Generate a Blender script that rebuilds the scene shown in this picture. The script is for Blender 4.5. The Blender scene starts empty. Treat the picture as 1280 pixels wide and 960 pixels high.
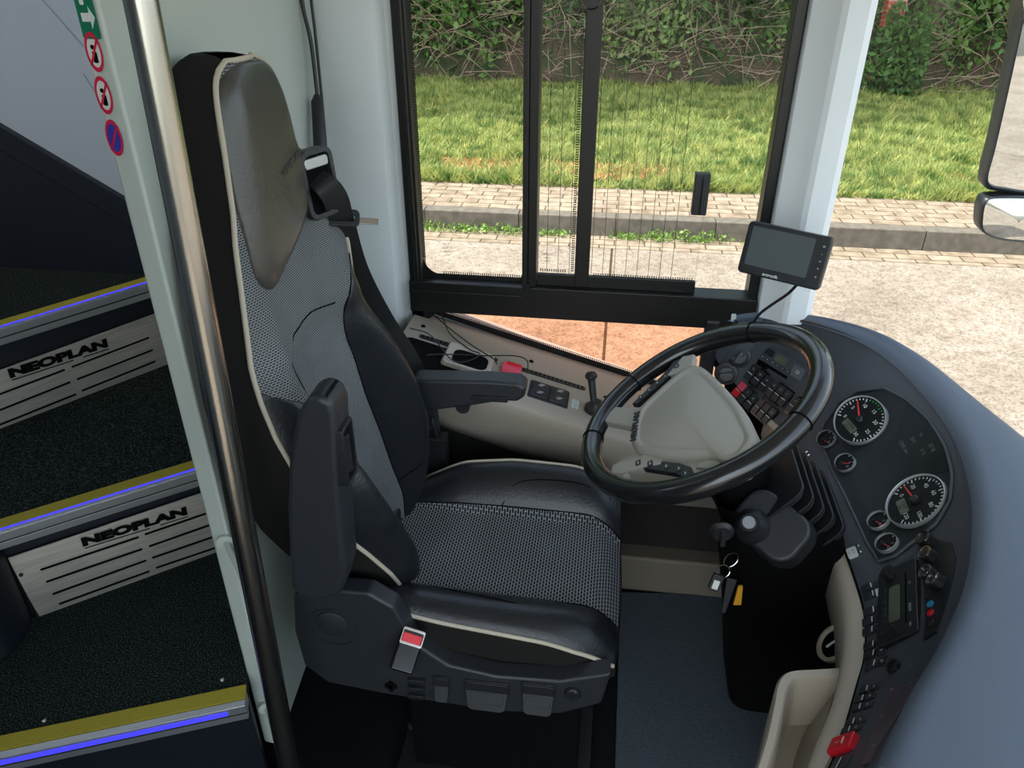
import bpy, bmesh, math, random
import numpy as np
from mathutils import Matrix, Vector
random.seed(7); RNG = np.random.default_rng(7)
S = bpy.context.scene; COL = S.collection
# ------------------------------------------------------------------ camera
CAM = Vector((0.0, 0.0, 1.70)); FPX = 950.0
PITCH = math.radians(30.0); YAW = math.radians(8.0)
CF = Vector((-math.sin(YAW)*math.cos(PITCH), math.cos(YAW)*math.cos(PITCH), -math.sin(PITCH)))
CR = Vector((math.cos(YAW), math.sin(YAW), 0.0)); CU = CR.cross(CF)
cd = bpy.data.cameras.new('camera'); cam = bpy.data.objects.new('camera', cd); COL.objects.link(cam)
cd.sensor_width = 36.0; cd.lens = FPX/1280*36.0; cd.clip_start = 0.02; cd.clip_end = 200
mw = Matrix((CR, CU, -CF)).transposed().to_4x4(); mw.translation = CAM; cam.matrix_world = mw
S.camera = cam
# ------------------------------------------------------------------ light
S.view_settings.view_transform = 'Standard'; S.view_settings.look = 'None'
S.view_settings.gamma = 1.0; S.view_settings.use_curve_mapping = False
S.view_settings.exposure = 0.72
W = bpy.data.worlds.new('sky'); S.world = W; W.use_nodes = True
wn = W.node_tree.nodes; wl = W.node_tree.links; bgn = wn['Background']
sky = wn.new('ShaderNodeTexSky'); sky.sky_type = 'NISHITA'; sky.sun_disc = False
sky.sun_elevation = math.radians(55); sky.sun_rotation = math.radians(200); sky.air_density = 1.0; sky.dust_density = 2.0
hs = wn.new('ShaderNodeHueSaturation'); hs.inputs['Saturation'].default_value = 0.55
wl.new(sky.outputs[0], hs.inputs['Color']); wl.new(hs.outputs[0], bgn.inputs[0]); bgn.inputs[1].default_value = 0.42
sd = bpy.data.lights.new('sun', 'SUN'); sun = bpy.data.objects.new('sun', sd); COL.objects.link(sun)
sd.energy = 7.0; sd.angle = math.radians(0.6); sd.color = (1.0, 0.95, 0.87)
SUNDIR = Vector((0.50, -0.03, -0.86)).normalized()          # the way the light travels
sun.rotation_euler = SUNDIR.to_track_quat('-Z', 'Y').to_euler(); sun.location = (0, -3, 9)
# ------------------------------------------------------------------ lifting photograph measurements onto known planes
def ray(px, py):
    return CF + CR*((px-640)/FPX) + CU*((480-py)/FPX)
def atX(px, py, x): d = ray(px, py); return CAM + d*(x/d.x)
def atY(px, py, y): d = ray(px, py); return CAM + d*(y/d.y)
def atZ(px, py, z): d = ray(px, py); return CAM + d*((z-CAM.z)/d.z)
def onplane(px, py, p, n):
    d = ray(px, py); return CAM + d*((Vector(p)-CAM).dot(n)/d.dot(n))
def proj(p):
    q = Vector(p)-CAM; t = q.dot(CF); return (640+FPX*q.dot(CR)/t, 480-FPX*q.dot(CU)/t)
# ------------------------------------------------------------------ materials
def lin(c):
    if isinstance(c, str):
        c = c.lstrip('#'); c = [int(c[i:i+2], 16)/255 for i in (0, 2, 4)]
    return tuple((x/12.92 if x <= 0.04045 else ((x+0.055)/1.055)**2.4) for x in c)
def mat(name, col, rough=0.5, metal=0.0, col2=None, nscale=40.0, bump=0.0, bscale=None, coat=0.0, emit=None, estr=0.0, spec=0.5, detail=3.0, lo=0.35, hi=0.65, stretch=None):
    m = bpy.data.materials.new(name); m.use_nodes = True
    N = m.node_tree.nodes; L = m.node_tree.links; p = N['Principled BSDF']
    p.inputs['Base Color'].default_value = (*lin(col), 1); p.inputs['Roughness'].default_value = rough
    p.inputs['Metallic'].default_value = metal; p.inputs['Coat Weight'].default_value = coat
    p.inputs['Specular IOR Level'].default_value = spec
    if emit: p.inputs['Emission Color'].default_value = (*lin(emit), 1); p.inputs['Emission Strength'].default_value = estr
    tc = N.new('ShaderNodeTexCoord'); src = tc.outputs['Object']
    if stretch:
        mp = N.new('ShaderNodeMapping'); mp.inputs['Scale'].default_value = stretch; L.new(src, mp.inputs[0]); src = mp.outputs[0]
    if col2:
        n = N.new('ShaderNodeTexNoise'); n.inputs['Scale'].default_value = nscale; n.inputs['Detail'].default_value = detail
        L.new(src, n.inputs['Vector']); r = N.new('ShaderNodeValToRGB'); L.new(n.outputs['Fac'], r.inputs[0])
        r.color_ramp.elements[0].position = lo; r.color_ramp.elements[1].position = hi
        r.color_ramp.elements[0].color = (*lin(col), 1); r.color_ramp.elements[1].color = (*lin(col2), 1)
        L.new(r.outputs[0], p.inputs['Base Color'])
    if bump:
        n = N.new('ShaderNodeTexNoise'); n.inputs['Scale'].default_value = bscale or nscale; n.inputs['Detail'].default_value = 4
        L.new(src, n.inputs['Vector']); b = N.new('ShaderNodeBump'); b.inputs['Strength'].default_value = bump; b.inputs['Distance'].default_value = 0.002
        L.new(n.outputs['Fac'], b.inputs['Height']); L.new(b.outputs[0], p.inputs['Normal'])
    return m
def weave(name, dark, light, sx, sy, axes='YZ', rough=0.85):
    """knitted mesh: small light loops on a dark ground"""
    m = bpy.data.materials.new(name); m.use_nodes = True
    N = m.node_tree.nodes; L = m.node_tree.links; p = N['Principled BSDF']; p.inputs['Roughness'].default_value = rough
    p.inputs['Specular IOR Level'].default_value = 0.25
    tc = N.new('ShaderNodeTexCoord'); sp = N.new('ShaderNodeSeparateXYZ'); L.new(tc.outputs['Object'], sp.inputs[0])
    cb = N.new('ShaderNodeCombineXYZ'); L.new(sp.outputs[axes[0]], cb.inputs[0]); L.new(sp.outputs[axes[1]], cb.inputs[1])
    br = N.new('ShaderNodeTexBrick'); br.inputs['Scale'].default_value = 1.0; br.offset = 0.5
    br.inputs['Brick Width'].default_value = sx; br.inputs['Row Height'].default_value = sy
    br.inputs['Mortar Size'].default_value = min(sx, sy)*0.17; br.inputs['Mortar Smooth'].default_value = 0.6
    L.new(cb.outputs[0], br.inputs['Vector'])
    br.inputs['Color1'].default_value = (*lin(dark), 1); br.inputs['Color2'].default_value = (*lin(dark), 1); br.inputs['Mortar'].default_value = (*lin(light), 1)
    n = N.new('ShaderNodeTexNoise'); n.inputs['Scale'].default_value = 9; L.new(tc.outputs['Object'], n.inputs['Vector'])
    mx = N.new('ShaderNodeMix'); mx.data_type = 'RGBA'; mx.blend_type = 'MULTIPLY'; mx.inputs[0].default_value = 0.35
    L.new(br.outputs['Color'], mx.inputs[6]); L.new(n.outputs['Fac'], mx.inputs[7]); L.new(mx.outputs[2], p.inputs['Base Color'])
    b = N.new('ShaderNodeBump'); b.inputs['Strength'].default_value = 0.5; b.inputs['Distance'].default_value = 0.001
    L.new(br.outputs['Fac'], b.inputs['Height']); L.new(b.outputs[0], p.inputs['Normal'])
    return m
def glass(name, tint=(1, 1, 1), refl=0.06, rough=0.0):
    m = bpy.data.materials.new(name); m.use_nodes = True
    N = m.node_tree.nodes; L = m.node_tree.links; N.clear()
    o = N.new('ShaderNodeOutputMaterial'); t = N.new('ShaderNodeBsdfTransparent'); g = N.new('ShaderNodeBsdfGlossy')
    t.inputs[0].default_value = (*tint, 1); g.inputs['Roughness'].default_value = rough
    lw = N.new('ShaderNodeFresnel'); lw.inputs[0].default_value = 1.35; mx = N.new('ShaderNodeMixShader')
    mu = N.new('ShaderNodeMath'); mu.operation = 'MULTIPLY'; mu.inputs[1].default_value = refl*18
    L.new(lw.outputs[0], mu.inputs[0]); mu.use_clamp = True
    ge = N.new('ShaderNodeNewGeometry'); iv = N.new('ShaderNodeMath'); iv.operation = 'SUBTRACT'; iv.inputs[0].default_value = 1.0; L.new(ge.outputs['Backfacing'], iv.inputs[1])
    m2 = N.new('ShaderNodeMath'); m2.operation = 'MULTIPLY'; L.new(mu.outputs[0], m2.inputs[0]); L.new(iv.outputs[0], m2.inputs[1])
    L.new(m2.outputs[0], mx.inputs[0]); L.new(t.outputs[0], mx.inputs[1]); L.new(g.outputs[0], mx.inputs[2]); L.new(mx.outputs[0], o.inputs[0])
    return m
# ------------------------------------------------------------------ mesh building
def frame(pos, x, y=None, z=None):
    x = Vector(x).normalized()
    if z is not None: z = Vector(z).normalized(); y = z.cross(x).normalized(); x = y.cross(z)
    else: z = x.cross(Vector(y)).normalized(); y = z.cross(x)
    M = Matrix((x, y, z)).transposed().to_4x4(); M.translation = Vector(pos); return M
def T(x, y=0, z=0): return Matrix.Translation((x, y, z))
def RZ(d): return Matrix.Rotation(math.radians(d), 4, 'Z')
def RX(d): return Matrix.Rotation(math.radians(d), 4, 'X')
def RY(d): return Matrix.Rotation(math.radians(d), 4, 'Y')
def catmull(pts, n):
    pts = [Vector(p) for p in pts]; out = []; k = len(pts)-1
    for i in range(n+1):
        s = i/n*k; j = min(int(s), k-1); t = s-j
        p0 = pts[j-1] if j > 0 else pts[0]*2-pts[1]; p1 = pts[j]; p2 = pts[j+1]; p3 = pts[j+2] if j+2 <= k else pts[k]*2-pts[k-1]
        out.append(0.5*((2*p1)+(p2-p0)*t+(2*p0-5*p1+4*p2-p3)*t*t+(3*p1-p0-3*p2+p3)*t**3))
    return out
def ccat(pts, n):
    """closed catmull, n points per span"""
    pts = [Vector(p) for p in pts]; k = len(pts); out = []
    for j in range(k):
        p0, p1, p2, p3 = pts[j-1], pts[j], pts[(j+1) % k], pts[(j+2) % k]
        for i in range(n):
            t = i/n; out.append(0.5*((2*p1)+(p2-p0)*t+(2*p0-5*p1+4*p2-p3)*t*t+(3*p1-p0-3*p2+p3)*t**3))
    return out
def rrect(w, h, r, n=4):
    r = min(r, w/2-1e-5, h/2-1e-5); o = []
    for cx, cy, a0 in ((w/2-r, h/2-r, 0), (-w/2+r, h/2-r, 90), (-w/2+r, -h/2+r, 180), (w/2-r, -h/2+r, 270)):
        for i in range(n+1):
            a = math.radians(a0+90*i/n); o.append((cx+r*math.cos(a), cy+r*math.sin(a)))
    return o
def circ(r, n=32, cx=0, cy=0, sy=1.0): return [(cx+r*math.cos(2*math.pi*i/n), cy+sy*r*math.sin(2*math.pi*i/n)) for i in range(n)]
_txt = {}
def text_geo(s, size, fat=0.0):
    k = (s, size, fat)
    if k not in _txt:
        c = bpy.data.curves.new('t', 'FONT'); c.body = s; c.size = size; c.align_x = 'CENTER'; c.align_y = 'CENTER'; c.offset = fat; c.resolution_u = 3
        o = bpy.data.objects.new('t', c); COL.objects.link(o)
        me = bpy.data.meshes.new_from_object(o.evaluated_get(bpy.context.evaluated_depsgraph_get()))
        _txt[k] = ([tuple(v.co) for v in me.vertices], [tuple(p.vertices) for p in me.polygons])
        bpy.data.objects.remove(o); bpy.data.meshes.remove(me); bpy.data.curves.remove(c)
    return _txt[k]
class MB:
    def __init__(s): s.V = []; s.F = []; s.MI = []
    def add(s, V, F, M=None, mi=0):
        b = len(s.V)
        for v in V: v = Vector(v); s.V.append(M @ v if M else v)
        for f in F: s.F.append(tuple(i+b for i in f)); s.MI.append(mi)
        return s
    def box(s, x0, x1, y0, y1, z0, z1, M=None, mi=0):
        V = [(x, y, z) for z in (z0, z1) for y in (y0, y1) for x in (x0, x1)]
        return s.add(V, [(0, 2, 3, 1), (4, 5, 7, 6), (0, 1, 5, 4), (2, 6, 7, 3), (0, 4, 6, 2), (1, 3, 7, 5)], M, mi)
    def prism(s, o, z0, z1, M=None, mi=0, top=1.0):
        n = len(o); a = sum(o[i][0]*o[(i+1) % n][1]-o[(i+1) % n][0]*o[i][1] for i in range(n))
        if a < 0: o = o[::-1]
        cx = sum(p[0] for p in o)/n; cy = sum(p[1] for p in o)/n
        V = [(p[0], p[1], z0) for p in o]+[(cx+(p[0]-cx)*top, cy+(p[1]-cy)*top, z1) for p in o]
        F = [tuple(range(n))[::-1], tuple(range(n, 2*n))]+[(i, (i+1) % n, n+(i+1) % n, n+i) for i in range(n)]
        return s.add(V, F, M, mi)
    def ring(s, o, inn, z0, z1, M=None, mi=0):
        n = len(o); V = [(p[0], p[1], z0) for p in o]+[(p[0], p[1], z1) for p in o]+[(p[0], p[1], z0) for p in inn]+[(p[0], p[1], z1) for p in inn]
        F = []
        for i in range(n):
            j = (i+1) % n; F += [(i, j, n+j, n+i), (2*n+i, 3*n+i, 3*n+j, 2*n+j), (n+i, n+j, 3*n+j, 3*n+i), (i, 2*n+i, 2*n+j, j)]
        return s.add(V, F, M, mi)
    def tube(s, pts, r, n=8, closed=False, M=None, mi=0, flat=1.0, up=None):
        pts = [Vector(p) for p in pts]; k = len(pts); V = []; F = []; pu = Vector(up) if up else None
        for i, p in enumerate(pts):
            d = (pts[(i+1) % k]-pts[i-1]) if closed else (pts[min(i+1, k-1)]-pts[max(i-1, 0)])
            if d.length < 1e-9: d = Vector((0, 0, 1))
            d.normalize()
            if pu is None: pu = Vector((0, 0, 1)) if abs(d.z) < 0.9 else Vector((1, 0, 0))
            a = d.cross(pu if not up else Vector(up)).normalized(); b = a.cross(d).normalized()
            if not up: pu = b
            rr = r[i] if isinstance(r, (list, tuple)) else r
            for j in range(n):
                t = 2*math.pi*(j+0.5)/n; V.append(p+a*math.cos(t)*rr+b*math.sin(t)*rr*flat)
        for i in range(k if closed else k-1):
            for j in range(n):
                i2 = (i+1) % k; F.append((i*n+j, i*n+(j+1) % n, i2*n+(j+1) % n, i2*n+j))
        if not closed: F += [tuple(range(n))[::-1], tuple(range((k-1)*n, k*n))]
        return s.add(V, F, M, mi)
    def cyl(s, a, b, r, r2=None, n=20, mi=0, M=None): return s.tube([a, b], [r, r if r2 is None else r2], n, M=M, mi=mi)
    def lathe(s, prof, M=None, n=28, mi=0):
        V = []; F = []; k = len(prof)
        for r, z in prof:
            for j in range(n): a = 2*math.pi*j/n; V.append((r*math.cos(a), r*math.sin(a), z))
        for i in range(k-1):
            for j in range(n): F.append((i*n+j, i*n+(j+1) % n, (i+1)*n+(j+1) % n, (i+1)*n+j))
        F += [tuple(range(n))[::-1], tuple(range((k-1)*n, k*n))]
        return s.add(V, F, M, mi)
    def grid(s, G, closed_u=False, M=None, mi=0):
        r = len(G); c = len(G[0]); V = [p for row in G for p in row]; F = []
        for i in range(r-1):
            for j in range(c if closed_u else c-1): j2 = (j+1) % c; F.append((i*c+j, i*c+j2, (i+1)*c+j2, (i+1)*c+j))
        return s.add(V, F, M, mi)
    def slab(s, G, off, mi=0):
        """a grid given a thickness: off(row, col) -> vector, or one vector"""
        r = len(G); c = len(G[0]); o = (lambda i, j: off) if isinstance(off, Vector) else off
        V = [Vector(p) for row in G for p in row]+[Vector(G[i][j])+o(i, j) for i in range(r) for j in range(c)]; F = []; n = r*c
        for i in range(r-1):
            for j in range(c-1):
                a, b, cc, d = i*c+j, i*c+j+1, (i+1)*c+j+1, (i+1)*c+j; F += [(a, b, cc, d), (n+a, n+d, n+cc, n+b)]
        for j in range(c-1): F += [(j, n+j, n+j+1, j+1), ((r-1)*c+j, (r-1)*c+j+1, n+(r-1)*c+j+1, n+(r-1)*c+j)]
        for i in range(r-1): F += [(i*c, (i+1)*c, n+(i+1)*c, n+i*c), (i*c+c-1, n+i*c+c-1, n+(i+1)*c+c-1, (i+1)*c+c-1)]
        return s.add(V, F, None, mi)
    def text(s, st, size, M, ext=0.0003, mi=0, fat=0.0, shear=0.0, sx=1.0):
        V, F = text_geo(st, size, fat)
        V = [((v[0]+shear*v[1])*sx, v[1], 0) for v in V]
        if not ext: return s.add(V, F, M, mi)
        n = len(V); cnt = {}
        for f in F:
            for i in range(len(f)):
                e = (f[i], f[(i+1) % len(f)]); cnt[e] = 1
        side = [(a, b, b+n, a+n) for (a, b) in cnt if (b, a) not in cnt]
        return s.add(V+[(v[0], v[1], ext) for v in V], [tuple(i+n for i in f) for f in F]+side, M, mi)
    def build(s, name, mats, parent=None, local=False, smooth=True, bevel=0, seg=2, sharp=35, sub=0, recalc=False, fixn=True):
        if not isinstance(mats, (list, tuple)): mats = [mats]
        me = bpy.data.meshes.new(name); V = s.V
        if parent is not None and not local:
            inv = ROOTM[parent.name].inverted(); V = [inv @ v for v in V]
        me.from_pydata([tuple(v) for v in V], [], s.F)
        for m in mats: me.materials.append(m)
        if any(s.MI): me.polygons.foreach_set('material_index', s.MI)
        if fixn:
            bm = bmesh.new(); bm.from_mesh(me); bmesh.ops.recalc_face_normals(bm, faces=bm.faces); bm.to_mesh(me); bm.free()
        if smooth:
            me.polygons.foreach_set('use_smooth', [True]*len(me.polygons))
            if not bevel and not sub: me.set_sharp_from_angle(angle=math.radians(sharp))
        me.update()
        o = bpy.data.objects.new(name, me); COL.objects.link(o)
        if parent is not None: o.parent = parent; ROOTM[o.name] = ROOTM[parent.name]
        else: ROOTM[o.name] = Matrix.Identity(4)
        if bevel:
            b = o.modifiers.new('bevel', 'BEVEL'); b.width = bevel; b.segments = seg; b.limit_method = 'ANGLE'; b.angle_limit = math.radians(28); b.harden_normals = True
        if sub:
            b = o.modifiers.new('sub', 'SUBSURF'); b.levels = sub; b.render_levels = sub
        return o
ROOTM = {}
def tag(o, label=None, cat=None, group=None, kind=None):
    if label: o['label'] = label
    if cat: o['category'] = cat
    if group: o['group'] = group
    if kind: o['kind'] = kind
    return o
def thing(name, label, cat, M=None, group=None):
    o = bpy.data.objects.new(name, None); COL.objects.link(o); o.empty_display_size = 0.05
    if M is None: M = Matrix.Identity(4)
    elif not isinstance(M, Matrix): M = Matrix.Translation(M)
    o.matrix_world = M; ROOTM[o.name] = M.copy(); return tag(o, label, cat, group)
def struct(mb, name, m, label=None, **k):
    o = mb.build(name, m, **k); o['kind'] = 'structure'
    if label: o['label'] = label
    return o
def copytree(o, parent=None):
    c = o.copy(); COL.objects.link(c)
    if parent is not None: c.parent = parent
    for ch in list(o.children): copytree(ch, c)
    return c
# ------------------------------------------------------------------ material library
M_white = mat('white_wall_panel', '#dadedf', 0.45, col2='#d5dadb', nscale=6, bump=0.05, bscale=300)
M_grey = mat('grey_wall_panel', '#9aa3a8', 0.5)
M_post = mat('pale_green_grey_panel', '#b4bcb4', 0.5, bump=0.08, bscale=400)
M_black = mat('black_plastic', '#1d1f22', 0.42, bump=0.15, bscale=900)
M_blackg = mat('black_gloss', '#0c0d0f', 0.18)
M_frame = mat('black_window_frame', '#0e0d0c', 0.4)
M_dplastic = mat('charcoal_plastic', '#24272b', 0.45, bump=0.2, bscale=900)
M_shade = mat('black_matt', '#040405', 0.85, spec=0.12)
M_leather = mat('black_leather', '#16191d', 0.36, bump=0.35, bscale=160, col2='#1b1e22', nscale=30)
M_headleather = mat('warm_sheen_headrest_leather', '#45433d', 0.30, bump=0.3, bscale=120, col2='#44423d', nscale=9)  # warm brown sheen of the light is put into the leather colour
M_sidefab = mat('black_side_fabric', '#181716', 0.95, bump=0.4, bscale=1500, spec=0.2, col2='#211f1e', nscale=600)
M_backfab = weave('grey_mesh_fabric_back', '#404346', '#a2a4a4', 0.0060, 0.0038, 'YZ')
M_seatfab = weave('grey_mesh_fabric_seat', '#26292c', '#a0a3a5', 0.0105, 0.0062, 'YX')
M_pipe = mat('beige_piping', '#b5ab98', 0.55)
M_steel = mat('brushed_steel', '#b9b6ae', 0.24, 1.0, bump=0.06, bscale=60, stretch=(8, 8, 0.6))
M_chrome = mat('chrome', '#d8d8d6', 0.12, 1.0)
M_alu = mat('brushed_aluminium', '#c4bdb2', 0.42, 0.6, bump=0.15, bscale=40, stretch=(1, 1, 14), col2='#b0aba2', nscale=12)
M_alug = mat('aluminium_nosing', '#b4b6b8', 0.4, 0.8)
M_carpet = mat('black_stair_carpet', '#101514', 0.98, col2='#5c6864', nscale=330, bump=1.0, bscale=500, spec=0.1, lo=0.50, hi=0.80, detail=2)
M_floorc = mat('black_ribbed_carpet', '#08090b', 0.95, col2='#191b20', nscale=260, bump=0.8, bscale=400, spec=0.15)
M_mat = mat('blue_grey_rubber_mat', '#4c5761', 0.75, col2='#3f4851', nscale=180, bump=0.8, bscale=300, spec=0.3)
M_yellow = mat('yellow_strip', '#8f8420', 0.8, col2='#a4972b', nscale=400)
M_led = mat('blue_light_strip', '#2a2fd8', 0.4, emit='#3a35ff', estr=0.9)
M_navy = mat('dark_navy_plastic', '#0f151e', 0.5)
M_beige = mat('beige_plastic', '#b4ab9c', 0.5, bump=0.15, bscale=700)
M_console = mat('taupe_beige_plastic', '#9b9285', 0.5, bump=0.15, bscale=700)
M_beiged = mat('taupe_plastic', '#978e80', 0.6, bump=0.15, bscale=700)
M_wheelpad = mat('grey_wheel_hub', '#a8a498', 0.42, bump=0.1, bscale=900)
M_rim = mat('polished_wheel_leather', '#17181a', 0.22, bump=0.08, bscale=500, coat=0.3)
M_dtop = mat('dash_top_sky_sheen', '#535d6c', 0.45, bump=0.3, bscale=900, spec=0.5)  # bluish reflection of the sky is put into the grey base colour
M_dash = mat('dash_panel', '#42474e', 0.5, bump=0.12, bscale=900)
M_sw = mat('switch_black', '#2a2d32', 0.35)
M_mark = mat('white_marking', '#d8dad8', 0.6)
M_red = mat('red_plastic', '#d3182b', 0.4)
M_redl = mat('pink_red_plastic', '#e0526a', 0.45)
M_needle = mat('red_needle', '#e0383c', 0.5)
M_dial = mat('dial_face', '#111415', 0.6, spec=0.25)
M_field = mat('cluster_field', '#22272a', 0.5, spec=0.2)
M_disp = mat('display_field', '#14181b', 0.35, spec=0.2)
M_lcd = mat('lcd_green_grey', '#5a6150', 0.3)
M_lcdd = mat('lcd_dark', '#191d1f', 0.15)
M_screen = mat('monitor_glass', '#565c5e', 0.12, spec=0.8)  # base lightened to paint the grey reflection on the switched-off screen
M_green = mat('green_mark', '#1f9a4c', 0.6)
M_blue = mat('blue_button', '#2f8fc4', 0.5)
M_amber = mat('amber_plastic', '#b98512', 0.5)
M_belt = mat('black_belt_webbing', '#1a1b1c', 0.7, bump=0.3, bscale=1200)
M_grn_st = mat('green_sticker', '#0d6b4c', 0.4)
M_wht_st = mat('white_sticker', '#c9cfca', 0.4)
M_red_st = mat('red_sticker_ring', '#c01d3e', 0.4)
M_blu_st = mat('blue_sticker', '#33349a', 0.4)
G_win = glass('window_glass', (0.93, 0.96, 0.95), 0.06)
G_tint = glass('pink_tinted_glass', (1.0, 0.80, 0.68), 0.03)
G_lens = glass('gauge_lens', (0.99, 0.99, 0.99), 0.003, 0.1)
# ================================================================== outside
GZ = -0.90; WY = 1.85
def ground_mat(name, kind):
    m = bpy.data.materials.new(name); m.use_nodes = True; N = m.node_tree.nodes; L = m.node_tree.links; p = N['Principled BSDF']
    p.inputs['Roughness'].default_value = 0.95; p.inputs['Specular IOR Level'].default_value = 0.15
    tc = N.new('ShaderNodeTexCoord'); sp = N.new('ShaderNodeSeparateXYZ'); L.new(tc.outputs['Object'], sp.inputs[0]); cb = N.new('ShaderNodeCombineXYZ')
    L.new(sp.outputs[0], cb.inputs[0]); L.new(sp.outputs[1], cb.inputs[1])
    def ramp(sc, a, b, lo, hi, det=5):
        n = N.new('ShaderNodeTexNoise'); n.inputs['Scale'].default_value = sc; n.inputs['Detail'].default_value = det; L.new(tc.outputs['Object'], n.inputs['Vector'])
        r = N.new('ShaderNodeValToRGB'); L.new(n.outputs['Fac'], r.inputs[0]); r.color_ramp.elements[0].position = lo; r.color_ramp.elements[1].position = hi
        r.color_ramp.elements[0].color = (*lin(a), 1); r.color_ramp.elements[1].color = (*lin(b), 1); return r
    def mul(a, b, f=1.0):
        x = N.new('ShaderNodeMix'); x.data_type = 'RGBA'; x.blend_type = 'MULTIPLY'; x.inputs[0].default_value = f; L.new(a, x.inputs[6]); L.new(b, x.inputs[7]); return x.outputs[2]
    if kind == 'road':
        a = ramp(1.2, '#7a6f64', '#8f8378', 0.3, 0.7); b = ramp(55, '#a59a8c', '#ffffff', 0.36, 0.52, 3); c = ramp(14, '#cfc8bf', '#ffffff', 0.3, 0.6)
        o = mul(mul(a.outputs[0], b.outputs[0], 0.6), c.outputs[0], 0.7)
        br = N.new('ShaderNodeTexBrick'); br.offset = 0.0; br.inputs['Scale'].default_value = 1; br.inputs['Brick Width'].default_value = 5.2; br.inputs['Row Height'].default_value = 60
        br.inputs['Mortar Size'].default_value = 0.012; br.inputs['Color1'].default_value = (1, 1, 1, 1); br.inputs['Color2'].default_value = (1, 1, 1, 1); br.inputs['Mortar'].default_value = (*lin('#857a6c'), 1)
        ad = N.new('ShaderNodeVectorMath'); ad.operation = 'ADD'; ad.inputs[1].default_value = (5.2+0.02, 30, 0); L.new(cb.outputs[0], ad.inputs[0]); L.new(ad.outputs[0], br.inputs['Vector'])
        o = mul(o, br.outputs['Color']); L.new(o, p.inputs['Base Color'])
    if kind == 'paving':
        br = N.new('ShaderNodeTexBrick'); br.inputs['Scale'].default_value = 1; br.inputs['Brick Width'].default_value = 0.30; br.inputs['Row Height'].default_value = 0.15
        br.inputs['Mortar Size'].default_value = 0.008; br.inputs['Color1'].default_value = (*lin('#8d7e6e'), 1); br.inputs['Color2'].default_value = (*lin('#827362'), 1); br.inputs['Mortar'].default_value = (*lin('#4c4238'), 1)
        L.new(cb.outputs[0], br.inputs['Vector']); b = ramp(8, '#b8b0a4', '#ffffff', 0.3, 0.6)
        L.new(mul(br.outputs['Color'], b.outputs[0], 0.8), p.inputs['Base Color'])
    if kind == 'soil':
        a = ramp(1.7, '#9a6a46', '#5f6c38', 0.42, 0.56); b = ramp(30, '#8a8070', '#ffffff', 0.3, 0.6); L.new(mul(a.outputs[0], b.outputs[0], 0.7), p.inputs['Base Color'])
    if kind == 'bank':
        a = ramp(2.5, '#4c4034', '#2e3a22', 0.4, 0.6); b = ramp(30, '#6a6258', '#ffffff', 0.3, 0.6); L.new(mul(a.outputs[0], b.outputs[0], 0.7), p.inputs['Base Color'])
    return m
def flat(x0, x1, y0, y1, z0, z1=None, th=0.2):
    z1 = z0 if z1 is None else z1
    return MB().add([(x0, y0, z0), (x1, y0, z0), (x1, y1, z1), (x0, y1, z1), (x0, y0, z0-th), (x1, y0, z0-th), (x1, y1, z1-th), (x0, y1, z1-th)],
                    [(0, 1, 2, 3), (7, 6, 5, 4), (0, 4, 5, 1), (2, 6, 7, 3), (0, 3, 7, 4), (1, 5, 6, 2)])
struct(flat(-14, 22, -10, 7.25, GZ), 'concrete_road', ground_mat('road_concrete', 'road'))
struct(flat(-14, 22, 7.262, 7.62, GZ), 'gutter', ground_mat('gutter_paving', 'paving'))
kb = MB()
for i in range(-14, 22): kb.box(i+0.0015, i+0.9985, 7.62, 7.78, GZ-0.1, GZ+0.20)
struct(kb, 'kerb', mat('kerb_stone', '#50493f', 0.9, col2='#60574d', nscale=14, bump=0.4, bscale=120), bevel=0.015)
struct(flat(-14, 22, 7.78, 8.75, GZ+0.19), 'pavement', ground_mat('brick_pavement', 'paving'))
struct(flat(-14, 22, 8.75, 15.2, GZ+0.19, GZ+0.30), 'verge_soil', ground_mat('verge_soil_material', 'soil'))
bank = []
for j in range(15):
    row = []
    for i in range(61):
        x = -14+36*i/60; f = j/14; row.append((x, 15.2+3.2*f+0.3*math.sin(x*1.3+j)*f, GZ+0.30+4.5*f**0.8+0.15*math.sin(x*2.1+j*0.9)*f))
    bank.append(row)
struct(MB().slab(bank, Vector((0, 0.3, -0.4))), 'earth_bank', ground_mat('bank_soil', 'bank'))
# grass, weeds, twigs
def grass_tris(n, xy, h0, h1, w, zf, lean=0.5):
    x, y = xy; h = RNG.uniform(h0, h1, n)*(0.75+0.45*np.sin(x*3.1+np.sin(y*2.3)*2)*np.sin(y*4.1+x)); a = RNG.uniform(0, 6.283, n); z = zf(x, y)
    dx = np.cos(a)*w; dy = np.sin(a)*w; lx = RNG.normal(0, lean, n)*h; ly = RNG.normal(0, lean, n)*h
    V = np.empty((n, 3, 3)); V[:, 0] = np.stack([x-dx, y-dy, z], 1); V[:, 1] = np.stack([x+dx, y+dy, z], 1); V[:, 2] = np.stack([x+lx, y+ly, z+h], 1)
    return V.reshape(-1, 3)
def tri_mesh(name, V, m, k=3):
    me = bpy.data.meshes.new(name); n = len(V); me.vertices.add(n); me.vertices.foreach_set('co', V.ravel())
    me.loops.add(n); me.loops.foreach_set('vertex_index', np.arange(n)); f = n//k; me.polygons.add(f); me.polygons.foreach_set('loop_start', np.arange(0, n, k)); me.polygons.foreach_set('loop_total', np.full(f, k))
    me.materials.append(m); me.update(); me.validate(); o = bpy.data.objects.new(name, me); COL.objects.link(o); return o
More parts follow.
